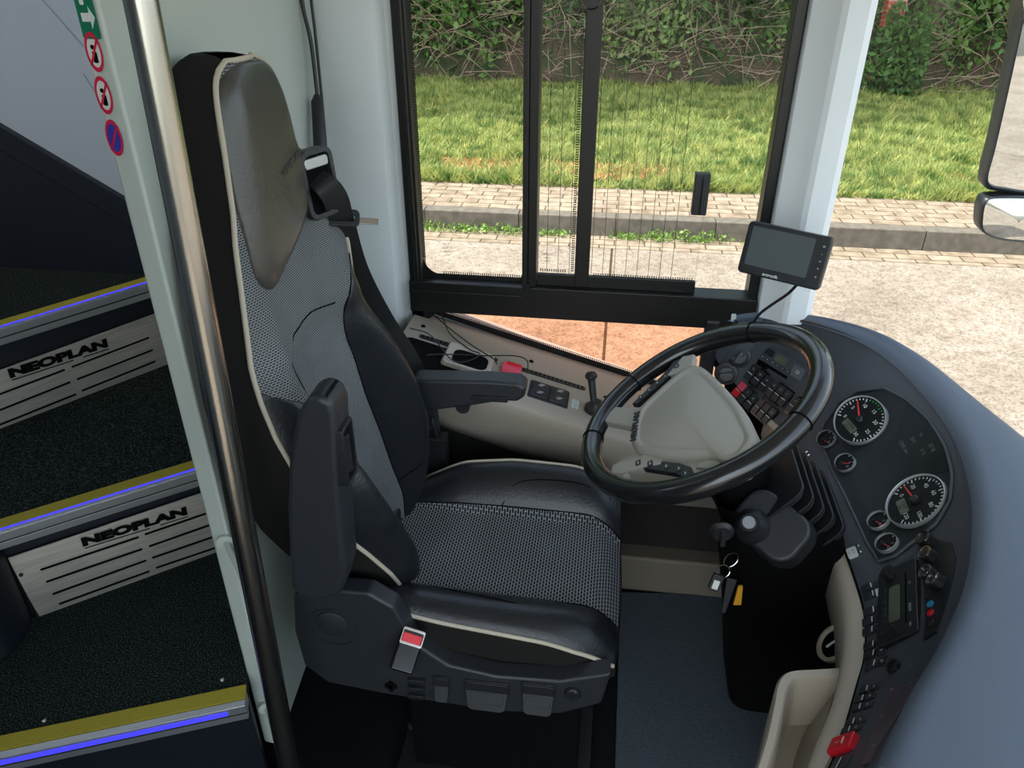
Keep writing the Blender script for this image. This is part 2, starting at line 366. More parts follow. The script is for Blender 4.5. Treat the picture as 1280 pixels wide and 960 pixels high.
def leafmat(name, a, b, sc, rough=0.6, tr=0.35):
    m = mat(name, a, rough, col2=b, nscale=sc, spec=0.3); N = m.node_tree.nodes; L = m.node_tree.links; p = N['Principled BSDF']
    t = N.new('ShaderNodeBsdfTranslucent'); mx = N.new('ShaderNodeMixShader'); mx.inputs[0].default_value = tr; r = [n for n in N if n.type == 'VALTORGB'][0]
    L.new(r.outputs[0], t.inputs[0]); L.new(p.outputs[0], mx.inputs[1]); L.new(t.outputs[0], mx.inputs[2]); L.new(mx.outputs[0], N['Material Output'].inputs[0]); return m
vz = lambda x, y: GZ+0.19+0.11*(y-8.75)/6.45
n = 210000
y = 8.72+6.6*RNG.random(n)**1.15; x = -0.42*y-0.6+RNG.random(n)*(0.95*y+1.2)
bare = np.sin(x*1.1+0.7)*np.sin(x*2.3+y*1.5)+0.7*np.sin(x*0.6+2.2); keep = ~((y < 9.75) & (y > 8.95) & (bare > 0.15) & (RNG.random(n) < 0.8))
x = x[keep]; y = y[keep]
tag(tri_mesh('grass', grass_tris(len(x), (x, y), 0.06, 0.22, 0.011, vz), leafmat('grass_blades', '#4f6c30', '#adaf66', 6.0)), 'long green and yellowing grass on the verge behind the brick pavement', 'grass', kind='stuff')
nd = 60000; y2 = 8.9+0.95*RNG.random(nd); x2 = -0.42*y2-0.6+RNG.random(nd)*(0.95*y2+1.2)
b2 = np.sin(x2*1.1+0.7)*np.sin(x2*2.3+y2*1.5)+0.7*np.sin(x2*0.6+2.2); k2 = b2 > 0.1; x2 = x2[k2]; y2 = y2[k2]
tag(tri_mesh('dead_grass', grass_tris(len(x2), (x2, y2), 0.02, 0.06, 0.010, vz, 1.6), leafmat('straw', '#a8764c', '#c79a6c', 6)), 'patches of dry brown cut grass at the front of the verge', 'grass', kind='stuff')
tw = MB(); rr = random.Random(3)
for i in range(900):
    a = Vector((rr.uniform(-5.5, 8.5), rr.uniform(14.7, 15.9), GZ+0.3+rr.uniform(0, 1.5))); d = Vector((rr.gauss(0, 1), rr.gauss(-0.2, 0.4), rr.gauss(0.1, 0.6))).normalized()*rr.uniform(0.3, 1.1)
    tw.tube([a, a+d*0.5+Vector((0, 0, rr.uniform(-.1, .1))), a+d], [0.007, 0.006, 0.003], 3)
tag(tw.build('dead_twigs', mat('twig_brown', '#6b5c4b', 0.9, col2='#8d7b65', nscale=3), smooth=False, fixn=False), 'tangle of dry brown twigs below the green bushes', 'twigs', kind='stuff')
def leaves(n, cen, rad, size, shell=0.35, seed=0):
    g = np.random.default_rng(seed); d = g.normal(size=(n, 3)); d /= np.linalg.norm(d, axis=1)[:, None]; r = 1-shell*g.random(n)**1.5
    lump = 1+0.18*np.sin(d[:, 0]*7+seed)*np.sin(d[:, 2]*6+seed*2)
    c = np.array(cen)+d*np.array(rad)*(r*lump)[:, None]
    u = g.normal(size=(n, 3)); u /= np.linalg.norm(u, axis=1)[:, None]; v = np.cross(u, g.normal(size=(n, 3))); v /= np.linalg.norm(v, axis=1)[:, None]
    s = (size*(0.6+0.8*g.random(n)))[:, None]; V = np.empty((n, 4, 3)); V[:, 0] = c-u*s; V[:, 1] = c-v*s*0.55; V[:, 2] = c+u*s; V[:, 3] = c+v*s*0.55
    return V.reshape(-1, 3)
LM = [leafmat('bush_leaf_dark', '#2f4a22', '#547838', 1.4), leafmat('bush_leaf_mid', '#436630', '#719048', 1.6), leafmat('bush_leaf_pale', '#5b7a3e', '#8aa05c', 2.0)]
M_bark = mat('bark', '#5b4a3a', 0.9, bump=0.6, bscale=30)
bushes = [(-4.9, 16.4, 1.5, 2.0, 0), (-3.2, 16.2, 1.4, 1.8, 1), (-1.5, 16.5, 1.5, 1.9, 0), (0.2, 16.2, 1.3, 1.6, 2), (1.7, 16.4, 1.5, 1.8, 0), (3.2, 16.3, 1.2, 1.4, 1), (5.6, 16.2, 1.4, 1.7, 1), (7.2, 16.4, 1.5, 1.9, 0), (8.9, 16.5, 1.5, 2.0, 0)]
wh = ['at the left end of the hedge', 'in the fixed left side pane', 'behind twigs left of the window bars', 'between the two window bars', 'behind the wired sliding pane', 'seen just left of the white front pillar', 'just right of the white front pillar', 'seen left of the outside mirror', 'at the right end of the hedge behind the outside mirror']
for i, (bx, by, rx, rz, k) in enumerate(bushes):
    b = thing('bush', 'dense ' + ['dark green', 'mid green', 'light green'][k] + ' bush ' + wh[i], 'bush', (bx, by, GZ+0.3), 'bushes along the bank')
    V = np.concatenate([leaves(5200, (0, 0, 1.3), (rx, 1.0, rz), 0.075, 0.5, i), leaves(1500, (0.3, -0.3, 0.9), (rx*.9, 0.9, rz*.7), 0.07, 0.5, i+40)])
    f = tri_mesh('foliage', V, LM[k], 4); f.parent = b
    st = MB()
    for q in range(7):
        a = rr.uniform(0, 6.28); st.tube([(0.1*math.cos(a), 0.1*math.sin(a), -0.2), (0.4*math.cos(a), 0.3*math.sin(a), 0.9), (0.8*math.cos(a), 0.5*math.sin(a), 2.0)], [0.03, 0.02, 0.008], 5)
    st.build('branches', M_bark, b, local=True)
for i, (tx, ty) in enumerate([(-9.5, 15.9), (-4.6, 15.7), (0.2, 16.0), (5.2, 15.7), (10.0, 16.0)]):
    t = thing('tree', 'tall leafy tree overhanging the verge, '+['leftmost', 'second from the left', 'middle one', 'second from the right', 'rightmost'][i]+' of five', 'tree', (tx, ty, GZ+0.5), 'trees over the verge')
    V = np.concatenate([leaves(3000, (0, 1.0, 6.4), (3.2, 3.6, 2.4), 0.30, 0.9, 60+i), leaves(3600, (0.2, -1.5, 4.4), (2.9, 2.4, 0.8), 0.20, 0.9, 90+i)])
    f = tri_mesh('crown', V, LM[1], 4); f.parent = t
    MB().tube([(0, 0, 0), (0.1, 0, 2), (0, -0.1, 4.5)], [0.22, 0.17, 0.1], 10).build('trunk', M_bark, t, local=True)
wall = MB(); q = atY(1120, 22, 13.6)
wall.box(4.25, 4.55, 14.9, 15.15, GZ+0.2, 1.6)
bm_ = bpy.data.materials.new('red_brick'); bm_.use_nodes = True; N = bm_.node_tree.nodes; br = N.new('ShaderNodeTexBrick'); tcn = N.new('ShaderNodeTexCoord'); sx_ = N.new('ShaderNodeSeparateXYZ'); cx_ = N.new('ShaderNodeCombineXYZ')
L = bm_.node_tree.links; L.new(tcn.outputs['Object'], sx_.inputs[0]); L.new(sx_.outputs[0], cx_.inputs[0]); L.new(sx_.outputs[2], cx_.inputs[1]); L.new(cx_.outputs[0], br.inputs['Vector'])
br.inputs['Scale'].default_value = 1; br.inputs['Brick Width'].default_value = .22; br.inputs['Row Height'].default_value = .075; br.inputs['Mortar Size'].default_value = .008
br.inputs['Color1'].default_value = (*lin('#a0402c'), 1); br.inputs['Color2'].default_value = (*lin('#8c3424'), 1); br.inputs['Mortar'].default_value = (*lin('#8d7a6a'), 1); L.new(br.outputs[0], N['Principled BSDF'].inputs['Base Color'])
o = wall.build('brick_pier', bm_, smooth=False); tag(o, 'red brick pier showing between the bushes just right of the white front pillar', 'pier')
V = leaves(1500, (4.5, 14.7, 0.0), (0.55, 0.2, 0.85), 0.07, 0.6, 333)
tag(tri_mesh('ivy', V, LM[0], 4), 'green ivy covering the foot of the red brick pier', 'ivy', kind='stuff')
wlab = ['weed tuft at the foot of the kerb, leftmost one seen in the left side pane', 'weed tuft at the kerb, second from the left in the left side pane', 'weed tuft at the kerb beside the left edge of the window bar', 'weed tuft at the kerb between the two window bars', 'weed tuft at the kerb below the left wires of the sliding pane', 'weed tuft at the kerb seen in the middle of the sliding pane', 'weed tuft at the kerb just left of the black camera screen', 'large weed tuft in the gutter right of the white front pillar', 'weed tuft in the gutter left of the small outside mirror']
LMw = leafmat('weed_leaf', '#5b7a34', '#86a052', 8)
for i, (px, py, s) in enumerate([(540, 277, 1.2), (585, 282, 1.0), (635, 281, 1.2), (692, 285, .8), (783, 290, .8), (822, 288, 1.3), (873, 291, 1.3), (1117, 299, 1.5), (1208, 303, 1.0)]):
    p = atZ(px, py, GZ); p.y = min(p.y, 7.56) if i < 7 else p.y; g = np.random.default_rng(i+5); nn = 60
    ang = g.uniform(0, 6.28, nn); r = g.random(nn)*0.28*s; xx = r*np.cos(ang)*1.3; yy = r*np.sin(ang)*0.25
    V = leaves(nn, (0, 0, 0.04*s), (0.26*s, 0.06, 0.05*s), 0.022, 0.9, i+200); V2 = grass_tris(nn, (xx, yy), 0.04*s, 0.15*s, 0.006, lambda x, y: 0*x, 0.5)
    me = bpy.data.meshes.new('weed'); allv = np.concatenate([V, V2]); me.from_pydata(allv.tolist(), [], [tuple(range(k, k+4)) for k in range(0, len(V), 4)]+[tuple(range(len(V)+k, len(V)+k+3)) for k in range(0, len(V2), 3)])
    me.materials.append(LMw); o = bpy.data.objects.new('weed_tuft', me); COL.objects.link(o); o.location = p; tag(o, wlab[i], 'weed', 'weeds along the kerb')
# ================================================================== bus shell
RW = -0.72; CZ = 2.25
struct(MB().box(-3.0, 1.0, RW, 1.95, -0.05, 0.0), 'floor', M_floorc)
ce = MB(); ce.box(-0.80, 1.05, RW-0.05, 1.95, CZ, CZ+0.05); ce.box(-3.0, -0.80, RW-0.05, 0.35, CZ, CZ+0.05)
struct(ce, 'ceiling', M_white)
ud = MB(); ud.box(-5.0, 1.0, RW-0.05, 1.95, 4.1, 4.15); ud.box(-5.0, -3.0, RW-0.05, 1.95, CZ, CZ+0.05)
struct(ud, 'ceiling_upper_deck', M_white)
for nm, a in (('wall_upper_left', (-5.0, 1.0, 1.90, 1.95)), ('wall_upper_right', (-5.0, 1.0, RW-0.05, RW)), ('wall_upper_front', (0.95, 1.0, RW, 1.90)), ('wall_upper_back', (-5.0, -4.95, RW, 1.90))):
    ub = MB(); ub.box(*a, CZ+0.05, 2.95); ub.box(*a, 3.95, 4.1)
    struct(ub, nm, M_grey)
struct(MB().box(-3.0, -0.60, RW-0.05, RW, -0.05, CZ), 'wall_right', M_grey)
struct(MB().box(-3.05, -3.0, RW, 1.95, -0.05, CZ), 'wall_back', M_grey)
# side wall left with the window opening: X -0.536 .. 0.366, z 0.84 .. 2.12 above a slanted lower light
def ring_y(xz, y0, y1, mb): mb.prism(xz, y0, y1, Matrix(((1, 0, 0, 0), (0, 0, 1, 0), (0, 1, 0, 0), (0, 0, 0, 1))))
SILL = lambda x: 0.807-0.285*(x+0.47)
wl_ = MB(); ring_y([(-3, -0.05), (1.0, -0.05), (1.0, 0.40), (0.52, 0.50), (-0.50, SILL(-0.5)), (-0.536, SILL(-.536)+.02), (-0.536, CZ), (-3, CZ)], 1.88, 1.95, wl_)
ring_y([(-0.536, 2.12), (1.0, 2.12), (1.0, CZ), (-0.536, CZ)], 1.88, 1.95, wl_)
struct(wl_, 'wall_left', M_grey, smooth=False)
# pillar behind the driver's window
pp = MB(); pp.prism([(-0.775, 1.88), (-0.775, 1.855), (-0.70, 1.835), (-0.60, 1.83), (-0.575, 1.835), (-0.555, 1.86), (-0.536, 1.865), (-0.536, 1.95), (-0.775, 1.95)], 0.74, CZ)
struct(pp, 'trim_1', M_white, sharp=20)
pa = MB(); pa.prism([(0.368, 1.95), (0.368, 1.85), (0.372, 1.822), (0.402, 1.808), (0.412, 1.80), (0.424, 1.79), (0.436, 1.785), (0.478, 1.79), (0.496, 1.81), (0.50, 1.95)], 0.885, CZ)
struct(pa, 'trim_2', M_white, sharp=15)
# side window
XY2 = lambda o, y0, y1, mb, mi=0: mb.prism(o, y0, y1, Matrix(((1, 0, 0, 0), (0, 0, 1, 0), (0, 1, 0, 0), (0, 0, 0, 1))), mi)
w1 = tag(thing('window_1', None, None), kind='structure')
fr = MB(); y0, y1 = 1.845, 1.90
fr.box(-0.536, -0.502, y0, y1, 0.79, 2.13); fr.box(0.343, 0.368, y0, y1, 0.62, 2.13); fr.box(-0.536, 0.368, y0, y1, 2.09, 2.13)
fr.box(-0.536, 0.368, y0-0.012, y1, 0.838, 0.925); fr.box(-0.536, -0.23, y0-0.016, y1, 0.893, 0.903)
fr.box(-0.520, -0.508, y0-0.012, y0, 0.92, 2.10)
XY2([(-0.536, 0.82), (-0.536, 0.86), (-0.44, 0.86), (-0.50, 0.80)], y0, y1, fr)
fr.build('frame', M_frame, w1, bevel=0.003)
b1 = MB(); b1.box(-0.232, -0.218, y0-0.01, y1, 0.92, 2.10); b1.box(-0.218, -0.196, y0, y1, 0.92, 2.10); b1.box(-0.225, -0.21, y0-0.016, y0, 0.91, 0.935); b1.build('window_bar', M_frame, w1, bevel=0.002)
MB().box(-0.502, -0.225, 1.872, 1.876, 0.92, 2.10).build('pane', G_win, w1, smooth=False)
MB().box(0.212, 0.345, 1.884, 1.888, 0.92, 2.10).build('pane', G_win, w1, smooth=False)
lt = MB(); XY2([(-0.50, SILL(-0.5)), (-0.50, 0.845), (0.345, 0.845), (0.345, SILL(0.345)-.02)], 1.884, 1.888, lt); lt.build('pane', G_tint, w1, smooth=False)
# frit dots and rounded black corners printed on the glass
fd = MB()
def dots(x0, z0, x1, z1, y=1.8705, st=0.0058, r=0.0017):
    L_ = math.hypot(x1-x0, z1-z0); k = int(L_/st)
    for i in range(k):
        t = (i+.5)/k; x = x0+(x1-x0)*t; z = z0+(z1-z0)*t; fd.add([(x-r, y, z-r), (x+r, y, z-r), (x+r, y, z+r), (x-r, y, z+r)], [(0, 1, 2, 3)])
def corner(x, z, sx, sz, r=0.05, y=1.8705):
    pts = [(x, y, z)]+[(x+sx*(r-r*math.sin(a*math.pi/16)), y, z+sz*(r-r*math.cos(a*math.pi/16))) for a in range(9)]
    fd.add(pts, [tuple(range(len(pts)))])
for o_ in (-0.0018, 0.0022): dots(-0.499+o_, 0.98, -0.499+o_, 2.0); dots(-0.45, 0.940+o_, -0.235, 0.940+o_); dots(-0.1035-o_, 0.965, -0.1035-o_, 2.0, 1.8595); dots(-0.05, 0.9605+o_, 0.205, 0.9605+o_, 1.8600); dots(-0.19, 0.962+o_, -0.12, 0.962+o_, 1.8705)
XY2([(-0.50, SILL(-.5)), (-0.50, SILL(-.5)+.014), (0.345, SILL(.345)+.014), (0.345, SILL(.345)-.02)], 1.8828, 1.8838, fd)
for k in range(1, 3): dots(-0.44, SILL(-0.44)+0.008+0.005*k, 0.30, SILL(0.30)+0.008+0.005*k, 1.8825, 0.006, 0.0019)
fd.box(-0.502, -0.232, 1.8695, 1.8705, 0.92, 0.937); corner(-0.502, 0.935, 1, 1)
fd.build('frit_print', M_frame, w1, smooth=False, fixn=False)
# sliding pane
sp = MB(); sp.box(-0.097, -0.060, 1.852, 1.868, 0.93, 2.10); sp.box(-0.195, 0.212, 1.854, 1.868, 0.925, 0.957)
sl = sp.build('sliding_sash', M_frame, w1, bevel=0.002)
MB().box(-0.218, 0.212, 1.8605, 1.8645, 0.95, 2.10).build('pane', G_win, sl, smooth=False)
hb = MB(); hb.box(0.178, 0.214, 1.835, 1.86, 1.135, 1.235); hb.box(0.196, 0.204, 1.826, 1.836, 1.14, 1.23); hb.build('handle', M_black, sl, bevel=0.003)
kn = MB(); M_ = frame((-0.085, 1.852, 1.60), (1, 0, 0), z=(0, -1, 0)); kn.lathe([(0.0, 0), (0.022, 0), (0.022, 0.01), (0.018, 0.016), (0.0, 0.016)], M_); kn.build('catch', M_black, sl)
wr = MB()
for i in range(12):
    x = -0.17+0.029*i
    if not -0.10 < x < -0.055: wr.box(x-0.0006, x+0.0006, 1.8595, 1.8603, 0.96, 2.09)
wr.build('heating_wires', M_frame, sl, smooth=False)
tx = MB()
for cx in (-0.435, -0.17):
    Mt = frame((cx, 1.8605 if cx > -.3 else 1.8695, 1.02), (1, 0, 0), z=(0, -1, 0))
    for k, (l, s_) in enumerate([('SEKURIT', .006), ('SAFETY', .009), ('43R 0012', .005), ('E1 TP', .005)]): tx.text(l, s_, Mt @ T(0, -0.010*k), 0)
tx.build('safety_glass_mark', mat('etched_mark', '#3b3f3c', .6), w1, smooth=False, fixn=False)
st_ = MB(); pz = atY(917, 397, 1.832); st_.prism(rrect(0.012, 0.022, 0.003), 0, 0.001, frame(pz, (1, 0, 0.05), z=(0, -1, 0))); o = st_.build('sticker', M_wht_st); tag(o, 'small white label stuck on the black window rail behind the steering wheel', 'sticker')
# windscreen
wsb = catmull([(0.495, 1.86, 0), (0.70, 1.80, 0), (0.86, 1.62, 0), (0.93, 1.35, 0), (0.965, 0.9, 0), (0.98, 0.55, 0), (0.965, 0.1, 0), (0.93, -0.3, 0), (0.83, -0.58, 0), (0.62, RW, 0)], 40)
G = [[(p.x, p.y, z) for p in wsb] for z in (0.72, 1.3, 1.8, CZ)]
o = struct(MB().slab(G, Vector((0.004, 0, 0))), 'window_2', G_win, recalc=True)
G = [[(p.x, p.y, z) for p in wsb] for z in (-0.05, 0.3, 0.72)]
struct(MB().slab(G, Vector((0.03, 0.02, 0))), 'wall_front', M_grey)
# boarding door on the other side
d1 = tag(thing('door_1', None, None), kind='structure')
db = MB(); db.box(-0.60, -0.57, RW-0.04, RW, 0, CZ); db.box(0.59, 0.62, RW-0.04, RW, 0, CZ); db.box(-0.60, 0.62, RW-0.04, RW, 0, 0.12); db.box(-0.60, 0.62, RW-0.04, RW, 1.02, 1.06); db.build('door_frame', M_black, d1, bevel=0.003)
MB().box(-0.57, 0.59, RW-0.02, RW-0.015, 0.12, 1.02).build('pane', G_win, d1, smooth=False); MB().box(-0.57, 0.59, RW-0.02, RW-0.015, 1.06, CZ).build('pane', G_win, d1, smooth=False)
# partition behind the driver
pw = MB(); pw.prism([(-0.692, 0.975), (-0.655, 0.972), (-0.735, 1.855), (-0.77, 1.855)], 0.17, CZ)
struct(pw, 'wall_partition', M_post, bevel=0.006, label='pale grey green partition behind the driver seat')
# inner side wall in the stairwell
p1, p2 = atY(-200, 30, 1.86), atY(155, 240, 1.86)
zs = lambda x: p2.z+(p1.z-p2.z)*(x-p2.x)/(p1.x-p2.x)
sw = MB(); XY2([(-2.9, zs(-2.9)), (-0.77, zs(-.77)), (-0.77, 2.24), (-2.9, 2.24)], 1.845, 1.88, sw); struct(sw, 'trim_3', M_grey, smooth=False, label='grey side panel above the stairwell')
sw2 = MB(); XY2([(-2.9, 0.0), (-0.77, 0.0), (-0.77, zs(-.77)-.002), (-2.9, zs(-2.9)-.002)], 1.84, 1.88, sw2); XY2([(-2.9, zs(-2.9)-.03), (-0.77, zs(-.77)-.03), (-0.77, zs(-.77)), (-2.9, zs(-2.9))], 1.825, 1.85, sw2)
XY2([(-2.9, zs(-2.9)-.10), (-0.77, zs(-.77)-.10), (-0.77, zs(-.77)-.08), (-2.9, zs(-2.9)-.08)], 1.83, 1.85, sw2)
struct(sw2, 'trim_4', M_navy, smooth=False, label='dark navy lower lining of the stairwell')
rb = MB()
for (a, b, w) in (((25, 0), (125, 112), 0.05), ((95, 92), (136, 160), 0.02)):
    A = atY(*a, 1.845); B = atY(*b, 1.845); d = (B-A); A = A-d*1.0; B = B+d*0.3; d.normalize(); k = Vector((-d.z, 0, d.x))*w
    XY2([(A.x, A.z), (B.x, B.z), (B.x+k.x, B.z+k.z), (A.x+k.x, A.z+k.z)], 1.838 if w > .03 else 1.842, 1.8452, rb)
struct(rb, 'trim_5', M_grey, smooth=False, label='raised diagonal ridges on the grey side panel')
# ================================================================== stairs
stairs = thing('staircase', 'dark carpeted staircase winding up behind the driver, with yellow nosings and aluminium riser plates', 'staircase', (-1.1, 1.2, 0.0))
SZ = [0.40, 0.65, 0.90]; Epx = [((0, 947), (307, 881)), ((0, 667), (240, 592)), ((0, 412), (183, 356))]
E = []
for z, (a, b) in zip(SZ, Epx):
    A = atZ(*a, z); B = atZ(*b, z); d = (B-A).normalized(); E.append((A-d*0.6, B+d*(0.0, 0.10, 0.02)[SZ.index(z)], d, Vector((-d.y, d.x, 0))))   # n points up the stair
for i, (A, B, d, nn_) in enumerate(E):
    z = SZ[i]
    if i < 2:
        A2, B2 = E[i+1][0].copy(), E[i+1][1].copy(); nx = E[i+1][3]; A2 += nx*0.05; B2 += nx*0.05; A2.z = B2.z = z
    else: A2 = Vector((-2.7, 1.835, z)); B2 = Vector((-0.78, 1.835, z))
    cn = nn_*0.036
    Vt = [A+cn, B+cn, B2, A2]; t = MB(); t.add(Vt+[v-Vector((0, 0, .03)) for v in Vt], [(0, 1, 2, 3), (7, 6, 5, 4), (0, 4, 5, 1), (2, 6, 7, 3), (0, 3, 7, 4), (1, 5, 6, 2)]); t.build('tread', M_carpet, stairs, smooth=False)
    L_ = (B-A).length; Mf = frame(A+Vector((0, 0, 0)), d, z=(0, 0, 1))          # x along the edge, y up the stair, z up
    ns = MB(); ns.box(0, L_, -0.001, 0.012, -0.038, 0.0025, Mf); ns.box(0, L_, 0.010, 0.036, -0.03, -0.001, Mf)
    ns.box(0, L_, -0.004, 0.0, -0.018, 0.0025, Mf); ns.box(0, L_, -0.003, 0.0, -0.038, -0.021, Mf); no = ns.build('nosing', M_alug, stairs, bevel=0.0012)
    ys = MB(); ys.box(0, L_, 0.0135, 0.046, -0.001, 0.0046, Mf); ys.build('yellow_strip', M_yellow, stairs, smooth=False)
    ld = MB()
    if i == 0: ld.box(0.42, L_-0.035, -0.0052, -0.0035, -0.0145, -0.004, Mf)
    else: ld.box(0, L_, 0.0085, 0.0125, 0.0, 0.0036, Mf)
    l = ld.build('light_strip', M_led, stairs, smooth=False); l['label'] = 'glowing blue light strip in the step edge'
    gl = MB(); gl.box(0, L_, -0.0035, -0.001, -0.0212, -0.0178, Mf); gl.build('groove', M_black, no)
    rs = MB(); zb = -(z if i == 0 else 0.25)
    rs.box(-0.1, L_+(.05 if i == 1 else 0), 0.028, 0.05, zb, -0.03, Mf); rs.build('riser', M_navy, stairs, smooth=False)
# riser plates with cut-out lettering and slots
def rplate(i, corners, slots, ta, tb, th, hole):
    A, B, d, nn_ = E[i]; P0 = A+nn_*0.016; on = lambda q: onplane(q[0], q[1], P0, nn_)
    c = [on(q) for q in corners]; pm = MB()      # TL TR BR BL
    G = []
    for r in range(9):
        f = r/8; a = c[0].lerp(c[3], f); b = c[1].lerp(c[2], f); bul = 0.010*math.sin(math.pi*f); G.append([a.lerp(b, s/10)-nn_*bul for s in range(11)])
    pm.slab(G, nn_*0.003); pl = pm.build('riser_plate', M_alu, stairs)
    sm = MB()
    for a, b in slots:
        pa_, pb_ = on(a), on(b); f = min(1, max(0, (c[0].z-(pa_.z))/(c[0].z-c[3].z))); off = -nn_*(0.0105*math.sin(math.pi*f)+0.0006)
        x = (pb_-pa_); Ls = x.length; sm.prism(rrect(Ls, 0.0052, 0.0026), -0.001, 0.0008, frame((pa_+pb_)/2+off, x, z=-nn_))
    sm.build('slot', M_shade, pl, smooth=False)
    pa_, pb_ = on(ta), on(tb); x = pb_-pa_; Ls = x.length; f = (c[0].z-pa_.z)/(c[0].z-c[3].z); off = -nn_*(0.0105*math.sin(math.pi*max(.15, f))+0.0008)
    Mt = frame((pa_+pb_)/2+off, x, z=-nn_); tm = MB(); V, F = text_geo('NEOPLAN', 1.0, 0.07); w = max(v[0] for v in V)-min(v[0] for v in V); h = max(v[1] for v in V)-min(v[1] for v in V)
    sc = Matrix.Diagonal((Ls/w, th/h, 1, 1)); tm.text('NEOPLAN', 1.0, Mt @ sc, 0.0008, fat=0.07, shear=0.0)
    tm.box(-Ls*0.49, Ls*0.12, -th*0.72, -th*0.62, 0, 0.0008, Mt); tm.box(Ls*0.22, Ls*0.5, -th*0.72, -th*0.62, 0, 0.0008, Mt)
    tm.build('lettering', M_shade, pl, smooth=False, fixn=False)
    for q in hole: MB().lathe([(0, 0), (0.0042, 0), (0.0042, 0.003), (0, 0.003)], frame(on(q)-nn_*0.006, d, z=-nn_), 12).build('screw', M_black, pl)
rplate(1, [(10, 698), (285, 605), (300, 705), (60, 788)], [((50, 710), (173, 669)), ((57, 724), (177, 683)), ((65, 739), (182, 697)), ((73, 752), (186, 711)), ((79, 765), (190, 724)), ((180, 666), (262, 638)), ((185, 680), (265, 652)), ((189, 694), (268, 667)), ((194, 707), (271, 681)), ((198, 720), (273, 695))], (102, 677), (233, 637), 0.024, [(26, 716), (57, 768)])
rplate(2, [(-80, 492), (205, 388), (222, 494), (-60, 614)], [((-40, 506), (80, 461)), ((-40, 526), (86, 476)), ((-40, 544), (93, 491)), ((-40, 563), (98, 505)), ((2, 563), (103, 519)), ((88, 458), (185, 421)), ((94, 473), (189, 436)), ((100, 487), (192, 450)), ((106, 501), (194, 465)), ((111, 515), (196, 480))], (10, 467), (133, 428), 0.026, [])
for q in ((55, 901), (278, 850)): MB().lathe([(0, 0), (0.005, 0), (0.004, 0.002), (0, 0.003)], T(*atZ(*q, 0.4)), 12).build('screw', M_steel, stairs)
# stairwell lining left of the steps: cove
cv = MB(); A, B, d, nn_ = E[1]; P0 = A+nn_*0.0; a0 = onplane(12, 690, P0, nn_)
cx0 = (a0-A).dot(d); Mf = frame(A, d, z=(0, 0, 1)); pr = [(0, 0.03), (0.0, -0.01), (-0.012, -0.045), (-0.05, -0.09), (-0.6, -0.10), (-0.6, 0.03)]
cv.prism([(cx0-0.012+p[0], p[1]) for p in pr], -0.25, -0.04, Mf); cv.build('corner_lining', M_navy, stairs, bevel=0.01)
# pole
pt, pb = atY(176, 0, 0.86), atY(361, 955, 0.80); d = (pt-pb).normalized()
gp = thing('grab_pole', 'brushed stainless steel grab pole standing in front of the driver seat backrest', 'pole', tuple(pb-d*((pb.z)/d.z)))
MB().cyl(pb-d*((pb.z-0.004)/d.z), pt+d*((CZ-0.002-pt.z)/d.z), 0.0185, n=32).build('tube', M_steel, gp)
base = pb-d*(pb.z/d.z); MB().lathe([(0, 0), (0.04, 0), (0.04, 0.006), (0.022, 0.014), (0.022, 0.03), (0, 0.03)], T(*base)).build('floor_flange', M_steel, gp)
for py, xo in ((679, 292), (885, 336)):
    zc = atY(xo, py, 0.97).z; c = base+d*(zc/d.z)
    k = MB(); k.lathe([(0, 0), (0.017, 0), (0.017, 0.006), (0, 0.006)], frame(Vector((-0.662, 0.972, zc)), (0, 0, 1), z=(0.35, -1, 0)), 20); k.cyl(c, (-0.662, 0.972, zc), 0.006, n=12); k.build('bracket', M_post, gp)
# stickers on the partition edge
A = Vector((-0.692, 0.975, 0)); B = Vector((-0.655, 0.972, 0)); n_ = Vector((0, -1, 0)); ex = (B-A).normalized(); nz = ex.cross(Vector((0, 0, 1)))
def stpos(px, py, o=0.0015): return onplane(px, py, A-Vector((0, 0.0, 0)), nz)+nz*o
lab = ['green and white rectangular safety sticker at the top of the partition edge', 'round red and white prohibition sticker, uppermost of the round ones on the partition edge', 'round red and white prohibition sticker, middle one on the partition edge', 'round blue sticker with red ring, lowest on the partition edge']
for i, (px, py) in enumerate([(109, 16), (119, 65), (131, 119), (144, 172)]):
    s = thing('sticker', lab[i], 'sticker', frame(stpos(px, py), ex, z=nz), 'stickers on the partition edge')
    if i == 0:
        MB().prism(rrect(0.026, 0.06, 0.003), 0, 0.0005, ).build('backing', M_grn_st, s, local=True, smooth=False)
        a = MB(); a.prism([(-.008, .0), (.004, .0), (.004, .008), (.011, -.005), (.004, -.018), (.004, -.010), (-.008, -.010)], .0005, .0009); a.prism(rrect(.006, .012, .002), .0005, .0009, T(-.003, .015)); a.build('arrow', M_wht_st, s, local=True, smooth=False)
    else:
        MB().prism([(x*0.5, y) for x, y in circ(0.024, 28)], 0, 0.0004).build('backing', M_wht_st if i < 3 else M_blu_st, s, local=True, smooth=False)
        r = MB(); r.ring([(x*0.5, y) for x, y in circ(0.024, 28)], [(x*0.5, y) for x, y in circ(0.0185, 28)], 0.0003, 0.0008); r.box(-0.0015, 0.0015, -0.019, 0.019, 0.0003, 0.0008, RZ(-28)); r.build('red_ring', M_red_st, s, local=True, smooth=False)
        if i < 3: q = MB(); q.prism(circ(.003, 12, -.001, .006), .0003, .0006); q.prism(rrect(.007, .014, .002), .0003, .0006, T(0, -.006)); q.build('pictogram', M_shade, s, local=True, smooth=False)
